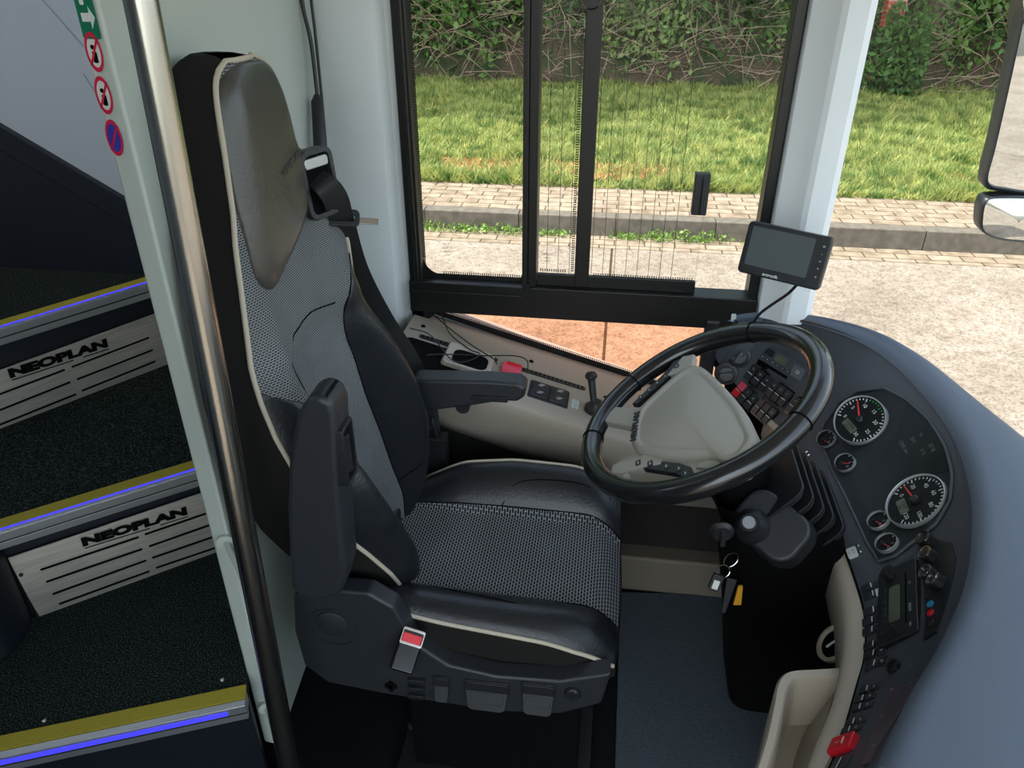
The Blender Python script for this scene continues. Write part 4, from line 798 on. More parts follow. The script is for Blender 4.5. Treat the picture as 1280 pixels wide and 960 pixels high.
# keys
key = thing('key_bunch', 'bunch of keys with a black fob hanging from the ignition on the column', 'keys', tuple(atY(905, 690, 1.095)))
p = atY(903, 668, 1.105); m = MB(); m.lathe([(0, 0), (0.02, 0), (0.022, 0.006), (0.016, 0.012), (0, 0.012)], frame(p+Vector((0, .012, 0)), (1, 0, 0), z=(0, -1, 0))); m.box(-.004, .004, -.012, .012, 0, .02, frame(p, (1, 0, 0), z=(0, -1, 0))); m.build('key_head', M_black, key)
def ringt(c, r, nrm, nm='key_ring'): m = MB(); Mr = frame(c, (1, 0, 0.2), z=nrm); m.tube([Mr @ Vector((r*math.cos(a*.209), r*math.sin(a*.209), 0)) for a in range(30)], 0.0011, 6, closed=True); return m.build(nm, M_chrome, key)
ringt(atY(914, 700, 1.085), 0.015, (0.5, -1, .1)); ringt(atY(904, 714, 1.085), 0.012, (0.1, -1, .4))
m = MB(); Mf = frame(atY(895, 728, 1.08), (1, 0, -0.25), z=(0, -1, 0.3)); m.prism(rrect(0.020, 0.034, 0.004), -0.005, 0.004, Mf); fb = m.build('key_fob', M_black, key, bevel=0.001); m = MB(); m.prism(rrect(0.011, 0.018, 0.001), 0.0041, 0.0048, Mf @ T(0, -0.003)); m.build('fob_label', M_wht_st, fb)
m = MB(); Mf = frame(atY(923, 744, 1.085), (1, 0, -0.15), z=(0, -1, 0.2)); m.prism([(-.006, .02), (.002, .022), (.010, -.018), (-.004, -.022)], -.003, .003, Mf); m.build('yellow_tag', M_amber, key, bevel=0.001)
m = MB(); Mf = frame(atY(912, 735, 1.09), (1, 0, -0.1), z=(0, -1, 0.2)); m.prism([(-.009, .02), (.009, .02), (.006, -.02), (.0035, -.055), (-.0035, -.055), (-.006, -.02)], -.0015, .0015, Mf); m.build('key', M_dplastic, key, bevel=0.0005)
# ================================================================== dashboard
_k = lambda x, y, z, f: (x*f, y*f, 1.7-(1.7-z)*f)
IN = [_k(0.262, 1.80, 0.800, 1.02), _k(0.300, 1.745, 0.765, 1.05), _k(0.350, 1.675, 0.735, 1.07), _k(0.415, 1.56, 0.720, 1.06), _k(0.452, 1.44, 0.715, 1.025), (0.468, 1.30, 0.715), (0.472, 1.148, 0.715), (0.468, 1.01, 0.715), (0.448, 0.92, 0.715), (0.420, 0.852, 0.715), (0.366, 0.736, 0.715), (0.318, 0.655, 0.715), (0.27, 0.57, 0.715)]
OU = [(0.300, 1.835, 0.862), (0.400, 1.815, 0.885), (0.480, 1.785, 0.892), (0.570, 1.695, 0.900), (0.625, 1.59, 0.900), (0.655, 1.42, 0.900), (0.655, 1.26, 0.900), (0.628, 1.115, 0.900), (0.590, 1.00, 0.900), (0.540, 0.885, 0.900), (0.470, 0.770, 0.900), (0.397, 0.668, 0.900), (0.335, 0.57, 0.900)]
NS = 480
IC = catmull(IN, NS); OC = catmull(OU, NS)
def dsurf(s, t):
    i = min(NS-1, max(0, int(s*NS))); f = s*NS-i; a = IC[i].lerp(IC[i+1], f); b = OC[i].lerp(OC[i+1], f)
    nrm = dn(i); return a.lerp(b, t)-nrm*0.012*math.sin(math.pi*t)
def dn(i):
    i = min(NS-1, max(1, i)); tan = (IC[i+1]-IC[i-1]+OC[i+1]-OC[i-1]); up = OC[i]-IC[i]; n = tan.cross(up).normalized()
    return n if n.z > 0 else -n
_gr = [(s/480, t/60, dsurf(s/480, t/60)) for s in range(481) for t in range(61)]
_pp = np.array([proj(p) for _, _, p in _gr])
def dst(px, py):
    k = int(np.argmin((_pp[:, 0]-px)**2+(_pp[:, 1]-py)**2)); return _gr[k][0], _gr[k][1]
def dframe(px, py, off=0.0, st=None):
    s, t = st or dst(px, py); p = dsurf(s, t); i = min(NS-1, max(1, int(s*NS))); tan = (dsurf(min(1, s+.01), t)-dsurf(max(0, s-.01), t)); n = dn(i)
    up = (dsurf(s, min(1, t+.05))-dsurf(s, max(0, t-.05))); n = tan.cross(up).normalized(); n = n if n.z > 0 else -n
    tan.normalize(); return frame(p+n*off, tan, z=n)     # x: driver's right, y: up the panel
dash = thing('dashboard', 'large curved black dashboard wrapping around the driver, blue sky sheen coloured into its grey top', 'dashboard', (0.6, 1.1, 0.45))
G = [[dsurf(s/240, t/16) for t in range(17)] for s in range(241)]
MB().slab(G, Vector((0.02, 0, -0.03))).build('panel', M_dash, dash, sharp=50)
# brow: rounded rim following the outer edge, and the top behind it
out2 = [(0.26, 1.846, 0.835), (0.36, 1.846, 0.862), (0.50, 1.840, 0.868), (0.645, 1.745, 0.862), (0.74, 1.60, 0.858), (0.80, 1.42, 0.856), (0.86, 1.25, 0.853), (0.89, 1.05, 0.85), (0.91, 0.85, 0.85), (0.92, 0.65, 0.85), (0.92, 0.42, 0.85), (0.91, 0.20, 0.85), (0.90, 0.0, 0.85)]
OO = catmull(out2, NS); G = []
for i in range(0, NS+1, 3):
    a = OC[i]; b = OO[i]; n = dn(i); h = Vector((b.x-a.x, b.y-a.y, 0)); L_ = h.length; h.normalize(); k = min(1, L_/0.1)
    row = [a-n*0.012-h*0.004, a+n*0.002-h*0.004*k, a+Vector((0, 0, 0.010*k))-h*0.001, a+Vector((0, 0, 0.0185*k))+h*0.009*k, a+Vector((0, 0, 0.022*k))+h*0.022*k]
    for f in (0.25, 0.4, 0.55, 0.7, 0.8, 0.88, 0.94, 0.98, 1.0):
        q = a.lerp(b, f); q.z = a.z+0.022*k+(b.z-a.z-0.022*k)*(f**2.2)+0.010*k*math.sin(math.pi*f); row.append(q if f < 1 else Vector((b.x, b.y, b.z-0.02)))
    G.append(row)
MB().slab(G, Vector((0, 0, -0.03))).build('top_cover', M_dtop, dash, sharp=60)
MB().tube([OC[i]-dn(i)*0.0+Vector((0, 0, 0.004)) for i in range(60, NS+1, 4)], 0.0035, 8).build('brow_edge', mat('brown_edge', '#3a332f', .6), dash)
cl = MB(); cl.box(0.246, 0.285, 1.825, 1.845, 0.64, 0.865); cl.build('end_block', M_black, dash, bevel=0.008, seg=3)
# skirt below the inner edge
G = []
for i in range(0, NS+1, 4):
    a = IC[i]; o_ = OC[i]; h = Vector((o_.x-a.x, o_.y-a.y, 0)).normalized(); G.append([a+h*0.012, a-h*0.003, a+Vector((0, 0, -0.02))-h*0.004, a+Vector((0, 0, -0.10))+h*0.05, Vector((a.x, a.y, 0.30))+h*0.16, Vector((a.x, a.y, 0.0))+h*0.16])
MB().slab(G, Vector((0.01, 0, -0.01))).build('lower_fascia', M_shade, dash, sharp=50)
# knee panel left of the column with beige strip below the switches
G = []
for px, py in [(905, 480), (925, 505), (945, 525), (965, 545), (985, 563), (1005, 580)]:
    s, t = dst(px, py); i = min(NS, int(s*NS)); a = IC[i]; G.append(i)
i0, i1 = int(dst(950, 535)[0]*NS), int(dst(1012, 580)[0]*NS); G = []
for i in range(i0, i1+1, 3):
    a = IC[i]; o_ = OC[i]; h = Vector((o_.x-a.x, o_.y-a.y, 0)).normalized(); G.append([a-h*0.002+Vector((0, 0, .002)), a-h*0.012+Vector((0, 0, -0.008)), a-h*0.014+Vector((0, 0, -.05)), a+Vector((0, 0, -.10))])
MB().slab(G, Vector((0.012, 0, -0.004))).build('beige_strip', M_beige, dash)
# beige trim arc along the inner edge on the aisle side
def zat(px, py, z): return atZ(px, py, z)
Lf = [(1036, 684), (1045, 720), (1052, 752), (1055, 790), (1054, 815), (1050, 842), (1043, 872), (1030, 905), (1016, 940), (1000, 985)]
Rt = [(1058, 688), (1069, 722), (1078, 755), (1081, 790), (1079, 820), (1073, 850), (1064, 885), (1050, 920), (1036, 950), (1015, 985)]
LC = catmull([zat(*p, 0.690) for p in Lf], 50); RC = catmull([zat(*p, 0.712) for p in Rt], 50)
G = [[a+Vector((0.004, 0, -0.09)), a+Vector((0, 0, -0.008)), a.lerp(b, .12)+Vector((0, 0, .002)), a.lerp(b, .5)+Vector((0, 0, .002)), b, b+Vector((0.004, 0, -0.05))] for a, b in zip(LC, RC)]
MB().slab(G, Vector((0.004, 0.0, -0.003))).build('beige_trim', M_beige, dash, sharp=60)
# ---- instrument cluster: sunken glossy field
def dpatch(pts, off, m, name, parent=dash, bev=0, th=0.004, nsub=6):
    """a flat-bottomed plate following the panel: outline in photograph pixels"""
    st = [dst(*p) for p in pts]; cs = sum(s for s, t in st)/len(st); ct = sum(t for s, t in st)/len(st); rings = []
    n = len(st); fine = []
    for j in range(n):
        for q in range(nsub): fine.append((st[j][0]+(st[(j+1) % n][0]-st[j][0])*q/nsub, st[j][1]+(st[(j+1) % n][1]-st[j][1])*q/nsub))
    for f, o in [(1.0, -0.004), (1.0, off), (0.75, off), (0.5, off), (0.25, off), (0.02, off)]:
        row = []
        for s, t in fine:
            s2 = cs+(s-cs)*f; t2 = ct+(t-ct)*f; M_ = dframe(0, 0, 0, (s2, t2)); row.append(M_.translation+M_.col[2].xyz*o)
        rings.append(row)
    return MB().grid(rings, closed_u=True).build(name, m, parent, sharp=50)
cpx = [(1024, 548), (1030, 530), (1050, 505), (1075, 490), (1105, 487), (1135, 500), (1162, 528), (1182, 560), (1192, 595), (1190, 625), (1172, 655), (1145, 676), (1118, 698), (1100, 702), (1085, 680), (1065, 640), (1040, 590)]
clu = dpatch(cpx, 0.0015, M_field, 'instrument_cluster'); 
st = [dst(*p) for p in cpx]; rim_ = []
for j in range(len(st)):
    for q in range(4):
        a, b = st[j], st[(j+1) % len(st)]; M_ = dframe(0, 0, 0, (a[0]+(b[0]-a[0])*q/4, a[1]+(b[1]-a[1])*q/4)); rim_.append(M_.translation+M_.col[2].xyz*0.003)
MB().tube(rim_, 0.003, 8, closed=True).build('cluster_edge', M_dash, clu)
dispx = [(1066, 605), (1092, 577), (1120, 548), (1128, 520), (1135, 508), (1160, 530), (1180, 562), (1186, 590), (1160, 594), (1135, 602), (1115, 625), (1108, 648), (1090, 650)]
dd = dpatch(dispx, 0.0026, M_disp, 'warning_display', clu)
tm = MB()
for px, py, s_, w_ in [(1130, 560, '12345 km', .011), (1143, 550, '23.5', .010), (1155, 566, '6 12', .010), (1166, 560, '0718', .012), (1153, 545, 'N', .010)]:
    tm.text(s_, w_, dframe(px, py, 0.0032) @ RZ(0), 0)
tm.build('display_marking', mat('dim_marking', '#6d7672', .6), dd, smooth=False, fixn=False)
def tilt(Mg, px_c, py_c): return Mg
mat_bez = mat('satin_silver_ring', '#c9ccce', .3, .6)
def gauge(px, py, R, nums, a0, a1, needle, big, toward=None):
    M0 = dframe(px, py, 0.004); n0 = M0.col[2].xyz; c0_ = M0.translation; vd = (CAM-c0_).normalized(); k_ = toward or 0.0
    zz_ = (n0*(1-k_)+vd*k_).normalized(); Mg = frame(c0_+n0*R*0.85*k_, M0.col[0].xyz, z=zz_)
    m = MB(); m.lathe([(R*0.955, 0.0), (R*0.955, 0.005), (R*0.97, 0.0065), (R*.99, 0.006), (R*1.0, 0.004), (R*1.01, -0.006-R*.5*k_)], Mg, 48); 
    g = MB(); g.lathe([(0, 0.0), (R*0.96, 0.0), (R*0.96, 0.001), (0, 0.001)], Mg, 48); go = g.build('gauge', M_dial, clu); m.build('bezel_ring', mat_bez, go)
    t = MB(); k = (len(nums)-1)*(5 if big else 2)
    for i in range(k+1):
        a = math.radians(a0+(a1-a0)*i/k); major = i % (5 if big else 2) == 0; r1 = R*0.90; r0 = R*(0.76 if major else 0.83); w = R*(0.022 if big else 0.05)
        c, s_ = math.cos(a), math.sin(a); t.add([(r0*c-w*s_, r0*s_+w*c, .0014), (r0*c+w*s_, r0*s_-w*c, .0014), (r1*c+w*s_, r1*s_-w*c, .0014), (r1*c-w*s_, r1*s_+w*c, .0014)], [(0, 1, 2, 3)], Mg, 1 if (big == 1 and 0.36 < i/k < 0.56) else 0)
    for j, s_ in enumerate(nums):
        a = math.radians(a0+(a1-a0)*j/(len(nums)-1)); rr_ = R*(0.60 if big else 0.5)
        if s_: t.text(s_, R*(0.20 if big else 0.34), Mg @ T(rr_*math.cos(a), rr_*math.sin(a), .0014), 0)
    t.build('dial_marks', [M_mark, M_green], go, smooth=False, fixn=False)
    if big:
        d = MB(); d.prism(rrect(R*0.62, R*0.30, 0.002), 0.001, 0.0016, Mg @ T(-R*0.05, -R*0.45)); d.build('odometer_window', M_lcd, go, smooth=False); d = MB()
        d.text('123456' if big == 1 else '12:07', R*0.15, Mg @ T(-R*.05, -R*.39, .0018), 0); d.text('23.5 C' if big == 1 else '087', R*0.13, Mg @ T(-R*.05, -R*.54, .0018), 0); d.build('odometer_digits', M_shade, go, smooth=False, fixn=False)
    a = math.radians(needle); n = MB(); c0 = (0, 0) if big else (0, -R*.3); Mn = Mg @ T(c0[0], c0[1], 0.003) @ RZ(needle)
    n.prism([(-R*.05, -R*.035), (R*.80, -R*.014), (R*.80, R*.014), (-R*.05, R*.035)], 0, 0.0015, Mn); n.build('needle', M_needle, go, smooth=False)
    h = MB(); h.lathe([(0, 0), (R*.15, 0), (R*.14, .006), (R*.10, .008), (0, .008)], Mg @ T(c0[0], c0[1], 0.0015)); h.build('needle_hub', M_black, go)
    return go
g1 = gauge(1085, 534, 0.0545, ['0', '5', '10', '15', '20', '25', '30'], 215, -50, 150, 1, 0.5)
g2 = gauge(1150, 630, 0.057, ['0', '20', '40', '60', '80', '100', '120'], 215, -50, 190, 2, 0.12)
for px, py, nd in ((1037, 552, 20), (1060, 584, 60), (1100, 653, 35), (1112, 682, 35)): gauge(px, py, 0.0205, ['', '1', '2'], 120, 0, nd, 0, 0.45 if py < 600 else 0.1)
# small white labels with two buttons beside the cluster
for px, py in ((1006, 573), (1067, 691)):
    Mg = dframe(px, py, 0.002); m = MB(); m.prism(rrect(0.026, 0.018, 0.003), -0.002, 0.002, Mg); lo = m.build('symbol_plate', M_wht_st, dash, bevel=0.0006)
    m = MB(); m.text('4 1', 0.008, Mg @ T(0, .003, .0022), 0); m.text('1 1', 0.006, Mg @ T(0, -.005, .0022), 0); m.build('symbols', M_shade, lo, smooth=False, fixn=False)
    for k in (-1, 1): m = MB(); m.lathe([(0, 0), (0.0035, 0), (0.0033, 0.004), (0, 0.005)], Mg @ T(0.008*k, .014, -0.001), 14); m.build('push_button', M_chrome, lo)
# ---- rocker switches
def rocker(Mg, w=0.021, h=0.042, top=M_sw, low=M_sw, sym='', nm='rocker_switch', lo=1.0):
    Mg = Mg @ Matrix.Diagonal((1, 1, lo, 1))
    m = MB(); m.prism([(x, y+h*.25) for x, y in rrect(w*.94, h*.47, .002)], -0.002, 0.0065, Mg, top=.95); m2 = m.build(nm, top, dash, bevel=0.0008)
    m = MB(); m.prism([(x, y-h*.25) for x, y in rrect(w*.94, h*.47, .002)], -0.002, 0.0085, Mg, top=.95); m.build('lower_key', low, m2, bevel=0.0008)
    m = MB(); m.box(-w*.34, w*.34, -0.0035, -0.0018, 0.0082, 0.0092, Mg); 
    if sym: m.text(sym, 0.0085, Mg @ T(0, h*.25, 0.0067), 0)
    m.build('marking', M_mark, m2, smooth=False, fixn=False); return m2
def block(px, py, n, kw, syms, spacing=0.024, hh=0.050):
    Mg = dframe(px, py, 0.0005); m = MB(); m.prism(rrect(spacing*n+0.006, hh+0.005, 0.003), -0.004, 0.001, Mg); m.build('switch_block', M_blackg, dash, bevel=0.0008)
    for k in range(n):
        r = rocker(Mg @ T((k-(n-1)/2)*spacing, 0, 0.0005), 0.0225, hh*.92, *(kw.get(k, (M_sw, M_sw))), sym=syms[k]); 
        if k in kw: r['label'] = 'red hazard light switch'
block(949, 472, 3, {}, ['%', '#', 'x']); block(975, 492, 3, {}, ['o', '=', '+']); block(933, 494, 3, {0: (M_redl, M_red)}, ['', '4', '6']); block(957, 514, 3, {}, ['', '', 'o']); block(996, 511, 2, {}, ['+', '='])
# rotary light knobs
for px, py, a in ((924, 444, 95), (903, 470, 60)):
    Mg = dframe(px, py, 0.008); Mg = frame(Mg.translation, Mg.col[0].xyz, z=(Mg.col[2].xyz*0.6+(CAM-Mg.translation).normalized()*0.4)); m = MB(); m.lathe([(0.031, -0.02), (0.031, 0), (0.030, 0.004), (0.0225, 0.0055), (0.022, 0.002), (0, 0.002)], Mg, 36); k = m.build('rotary_switch', M_black, dash)
    m = MB(); m.lathe([(0, 0.002), (0.019, 0.002), (0.018, 0.009), (0, 0.009)], Mg, 30); m.prism(rrect(0.036, 0.011, 0.004), 0.008, 0.024, Mg @ RZ(a), top=.85); m.build('knob', mat('grey_knob', '#4a4e52', .4), k, bevel=0.001)
    m = MB()
    for j in range(7): m.text('o', 0.005, Mg @ T(0.026*math.cos(.5+j*.4), 0.026*math.sin(.5+j*.4), 0.0052), 0)
    m.build('symbols', mat('dim_symbol', '#8b8f8f', .6), k, smooth=False, fixn=False)
# tachograph
Mg = dframe(976, 455, 0.002) ; m = MB(); m.prism(rrect(0.150, 0.062, 0.003), -0.004, 0.008, Mg @ T(0.012, 0)); ta = m.build('tachograph', M_dash, dash, bevel=0.0015)
m = MB(); m.prism(rrect(0.030, 0.017, 0.001), 0.008, 0.0086, Mg @ T(-0.038, 0.015)); m.build('display', M_lcdd, ta, smooth=False)
m = MB(); m.prism(rrect(0.036, 0.019, 0.001), 0.008, 0.0086, Mg @ T(0.002, 0.014)); m.text('13:42', 0.010, Mg @ T(0.002, 0.014, 0.0088), 0); m.build('display', [M_lcd], ta, smooth=False, fixn=False)
m = MB(); m.box(-0.055, 0.040, -0.022, -0.014, 0.0078, 0.0086, Mg); m.box(-0.052, -0.02, -0.028, -0.020, 0.0078, 0.014, Mg); m.build('card_slot', M_shade, ta, bevel=0.001)
for k in range(6): m = MB(); m.prism(rrect(0.010, 0.006, 0.002), 0.007, 0.0096, Mg @ T(-0.048+0.0165*k, -0.003)); m.box(-.0015, .0015, -.001, .001, .0096, .0098, Mg @ T(-0.048+0.0165*k, -0.003), 1); m.build('key', [M_sw, M_mark], ta, smooth=False)
m = MB(); m.prism(rrect(0.034, 0.030, 0.001), 0.008, 0.0085, Mg @ T(0.058, 0.008)); m.text('o', 0.02, Mg @ T(0.058, 0.010, 0.0087), 0, mi=1); m.build('printed_plate', [mat('grey_print', '#5d6468', .5), M_mark], ta, smooth=False, fixn=False)
# ---- switch column down the inner edge, radio, climate, drawer
def rocker_at(px, py, w, h, nm='rocker_switch', top=M_sw, low=M_sw, sym='=', lab=None, off=0.0):
    r = rocker(dframe(px+5, py, off), w, h*0.86, top, low, sym=sym, nm=nm, lo=0.5)
    if lab: r['label'] = lab
    return r
rocker_at(1088, 733, 0.015, 0.052, sym=''); rocker_at(1090, 743, 0.017, 0.052, top=M_wht_st, sym='', lab='switch with a white upper key')
for px, py, sy in ((1089, 762, 'o'), (1090, 775, '+'), (1090, 788, 'x'), (1091, 806, '='), (1091, 817, '#'), (1091, 830, '#')): rocker_at(px, py, 0.0175, 0.052, sym=sy)
for px, py, sy in ((1083, 862, 'o'), (1078, 873, '+'), (1074, 884, '='), (1066, 902, 'o'), (1061, 912, 'o')): rocker_at(px, py, 0.015, 0.046, sym=sy)
m = MB(); Mg = dframe(1057, 934, 0.002); m.prism(rrect(0.030, 0.046, 0.003), -0.004, 0.008, Mg, top=.95); r = m.build('emergency_switch', M_red, dash, bevel=0.002); r['label'] = 'large red guarded switch'
m = MB(); m.box(-.006, .006, .004, .006, .008, .0086, Mg); m.text('2', 0.010, Mg @ T(0, -.006, .0082), 0); m.build('marking', M_mark, r, smooth=False, fixn=False)
rocker_at(1048, 955, 0.03, 0.04, sym='')
Mg = dframe(1127, 757, 0.002); m = MB(); m.prism(rrect(0.178, 0.074, 0.004), -0.004, 0.010, Mg); ra = m.build('radio', M_black, dash, bevel=0.002)
m = MB(); m.prism(rrect(0.085, 0.020, 0.001), 0.010, 0.0106, Mg @ T(0.005, -0.004)); m.build('display', M_lcd, ra, smooth=False)
for sx in (-1, 1): m = MB(); m.lathe([(0, 0), (0.0125, 0), (0.0115, 0.012), (0, 0.012)], Mg @ T(sx*0.070-0.002, -0.012, 0.009), 24); m.build('knob', M_black, ra)
for k in range(6): m = MB(); m.prism(rrect(0.0125, 0.006, 0.001), 0.0095, 0.0115, Mg @ T(-0.034+0.0145*k, -0.023)); m.build('key', M_sw, ra, smooth=False)
m = MB(); m.box(-0.060, 0.060, 0.016, 0.0185, 0.0098, 0.0106, Mg); m.build('tape_slot', M_shade, ra, smooth=False)
m = MB(); m.text('RADIO', 0.006, Mg @ T(0.03, 0.024, 0.0102), 0); m.text('CD', 0.005, Mg @ T(-0.03, 0.024, 0.0102), 0); m.text('MP3', 0.005, Mg @ T(0.068, 0.024, 0.0102), 0); m.build('marking', M_mark, ra, smooth=False, fixn=False)
cpn = dpatch([(1148, 668), (1190, 678), (1196, 700), (1190, 730), (1182, 758), (1172, 790), (1156, 802), (1157, 770), (1156, 730), (1150, 700)], 0.002, M_black, 'climate_panel')
for px, py in ((1161, 680), (1165, 699), (1168, 722), (1178, 731)):
    Mg = dframe(px, py, 0.002); m = MB(); m.lathe([(0, 0), (0.0135, 0), (0.012, 0.016), (0, 0.016)], Mg, 24); k = m.build('climate_knob', M_black, cpn); m = MB(); m.lathe([(0.0105, 0.0158), (0.0105, 0.0172), (0.0128, 0.0172), (0.0132, 0.0145)], Mg, 28); m.box(-.0008, .0008, 0.002, .011, .0158, .0165, Mg); m.build('knob_ring', M_chrome, k)
for px, py, mt in ((1165, 756, M_blue), (1166, 768, M_red), (1167, 780, M_dplastic), (1163, 744, M_dplastic)): Mg = dframe(px, py, 0.002); m = MB(); m.lathe([(0, 0), (0.0062, 0), (0.0058, 0.003), (0, 0.003)], Mg, 18); m.build('push_button', mt, cpn)
Mg = dframe(1118, 834, 0.002); m = MB(); m.lathe([(0, 0), (0.012, 0), (0.012, 0.006), (0.008, 0.006), (0.008, 0.002), (0, 0.002)], Mg, 24); m.build('power_socket', M_dplastic, dash)
Mg = dframe(1140, 832, 0.002); m = MB(); m.text('- (i)', 0.010, Mg, 0); m.build('socket_marking', mat('dim_print', '#7c8080', .6), dash, smooth=False, fixn=False)
dr = dpatch([(1112, 862), (1152, 846), (1135, 880), (1112, 915), (1088, 955), (1080, 958), (1096, 905)], 0.003, mat('drawer_flap', '#4b4149', .45), 'drawer_flap')
m = MB()
for px, py, s_ in ((1141, 857, '^'), (1117, 864, 'o'), (1105, 898, '|'), (1095, 935, '8')): m.text(s_, 0.009, dframe(px, py, 0.0036), 0)
m.build('marking', M_mark, dr, smooth=False, fixn=False)
# storage tray on the aisle side of the driver
tray = thing('storage_tray', 'open beige storage tray below the switches beside the driver', 'tray', tuple(atZ(1000, 900, 0.45)))
oo = [zat(*p, 0.655) for p in [(1052, 832), (1020, 834), (992, 836), (978, 842), (970, 856), (966, 880), (957, 920), (945, 960), (930, 1010)]]
ii = [zat(*p, 0.655) for p in [(1050, 848), (1020, 849), (998, 850), (990, 855), (984, 866), (980, 885), (972, 925), (960, 965), (946, 1012)]]
R_ = [zat(*p, 0.655) for p in [(1052, 832), (1050, 842), (1045, 860), (1041, 872), (1036, 885), (1030, 900), (1022, 922), (1010, 955), (990, 1012)]]
ocs, ics, rcs = catmull(oo, 40), catmull(ii, 40), catmull(R_, 40)
G = [[a+Vector((0, 0, -0.22)), a+Vector((0, 0, -0.006)), a.lerp(b, .2)+Vector((0, 0, 0.0)), a.lerp(b, .8), b+Vector((0, 0, -0.006)), b+Vector((0.006, -0.004, -0.11))] for a, b in zip(ocs, ics)]
MB().slab(G, Vector((0.002, 0, -0.002))).build('rim_wall', M_beige, tray, sharp=50)
G = [[b.lerp(c, f)+Vector((0, 0, -0.11 if f < 0.6 else -0.11+0.08*(f-0.6)/0.4)) for f in (0, .2, .4, .6, .8, 1.0)] for b, c in zip(ics, rcs)]
MB().slab(G, Vector((0, 0, -0.004))).build('tray_floor', M_beiged, tray)
vt = thing('air_vent', 'round black air outlet half hidden behind the beige trim arc', 'vent', tuple(zat(1043, 808, 0.62)))
Mv = frame(zat(1044, 806, 0.60), (0.1, -1, 0), z=(-0.80, 0, 0.6)); m = MB(); m.lathe([(0.027, 0), (0.036, 0.0), (0.036, 0.008), (0.030, 0.010), (0.028, 0.002)], Mv, 30); m.build('ring', M_beige, vt); m = MB(); m.lathe([(0, 0), (0.028, 0), (0.027, 0.004), (0, 0.006)], Mv, 28); vb = m.build('louvre', M_shade, vt); m = MB(); m.box(-.001, .001, -.014, .014, .005, .009, Mv); m.build('pointer', M_mark, vb)
# ================================================================== side console by the window
SIL2 = lambda x: 0.673-0.285*x
con = thing('side_console', 'beige console below the side window beside the driver, with vents and switches', 'console', (-0.1, 1.7, 0.0))
def cz(x, y): return SIL2(x)
G = []
for i in range(41):
    x = -0.53+0.86*i/40; inn = 1.585-0.02*math.sin(math.pi*i/40)
    if x > 0.10: inn = 1.585+0.10*((x-0.10)/0.23)**1.5
    zt = cz(x, 0); row = [Vector((x, 1.878, zt-0.002)), Vector((x, 1.84, zt)), Vector((x, 1.72, zt)), Vector((x, inn+0.02, zt)), Vector((x, inn+0.006, zt-0.004)), Vector((x, inn, zt-0.014)), Vector((x, inn+0.004, zt-0.05)), Vector((x, inn+0.035, zt-0.15)), Vector((x, inn+0.06, zt-0.19)), Vector((x, inn+0.09, zt-0.20))]
    G.append(row)
MB().slab(G, Vector((0.0, 0.004, -0.004))).build('console_top', M_console, con, sharp=50)
G = [[Vector((x, 1.585+0.075, cz(x, 0)-0.19)), Vector((x, 1.70, 0.42)), Vector((x, 1.74, 0.22)), Vector((x, 1.76, 0.15))] for x in np.linspace(-0.70, 0.50, 12)]
MB().slab(G, Vector((0.0, 0.012, 0))).build('recess_panel', M_shade if False else mat('dark_brown_panel', '#211f1c', .7), con)
hb = MB(); hb.box(-0.30, 0.60, 1.72, 1.86, 0.0, 0.135); hb.build('heater_cover', mat('dark_beige_plastic', '#6f675b', .6), con, bevel=0.01)
ks = MB()
G = [[Vector((x, 1.645, 0.50)), Vector((x, 1.61, 0.43)), Vector((x, 1.65, 0.405))] for x in np.linspace(0.04, 0.40, 6)]
MB().slab(G, Vector((0, 0.01, 0))).build('knee_panel', mat('dark_taupe', '#4a443b', .6), con)
CN = Vector((0.285, 0, 1)).normalized()
def onc(px, py, o=0.0): return onplane(px, py, (0, 1.7, 0.673), CN)+CN*o
CXD = Vector((1, 0, -0.285)).normalized()
for a, b in (((524, 420), (622, 451)), ((649, 461), (732, 487))):
    A, B = onc(*a, .001), onc(*b, .001); m = MB(); d = B-A; Mf = frame((A+B)/2, d, z=CN); m.prism(rrect(d.length, 0.017, 0.0085, 6), -0.003, 0.002, Mf); v = m.build('defroster_slot', M_black, con, bevel=0.0008)
    m = MB(); k = int(d.length/0.012)
    for j in range(k): x = -d.length/2+0.010+j*(d.length-0.02)/max(1, k-1); m.box(x-.002, x+.002, -.0045, .0045, 0.0021, 0.0030, Mf)
    m.build('slot_grille', M_shade, v, smooth=False)
for q in ((529, 408), (664, 452), (757, 497)): MB().lathe([(0, 0), (0.0065, 0), (0.0055, 0.003), (0, 0.0035)], frame(onc(*q), CXD, z=CN), 14).build('screw', M_shade, con)
A, B, C_ = onc(662, 472), onc(712, 489), onc(660, 499); Mf = frame((onc(662, 471)+onc(711, 516))/2, CXD, z=CN)
m = MB(); m.prism(rrect(0.105, 0.080, 0.003), -0.003, 0.003, Mf); swp = m.build('switch_panel', M_black, con, bevel=0.001)
for k in range(2):
    for j in range(2): m = MB(); m.prism(rrect(0.045, 0.034, 0.002), 0.003, 0.007, Mf @ T(-0.025+0.05*k, 0.018-0.036*j)); b = m.build('rocker_key', M_sw, swp, bevel=0.001); m = MB(); m.box(-.006, .006, -.001, .001, .007, .0073, Mf @ T(-0.025+0.05*k, 0.018-0.036*j)); m.box(-.002, .010, .006, .008, .007, .0073, Mf @ T(-0.025+0.05*k, 0.018-0.036*j)); m.build('marking', M_mark, b, smooth=False)
m = MB(); Mf2 = frame((onc(716, 495)+onc(722, 516))/2+CN*.0006, CXD, z=CN); m.prism(rrect(0.018, 0.040, 0.001), 0, 0.0005, Mf2)
for j in range(5): m.box(-.006, .006, -.014+.007*j, -.012+.007*j, .0005, .0007, Mf2, 1)
o = m.build('label_sticker', [M_wht_st, mat('grey_text', '#7f8a90', .6)], smooth=False); tag(o, 'small white printed label on the console beside the parking brake lever', 'sticker')
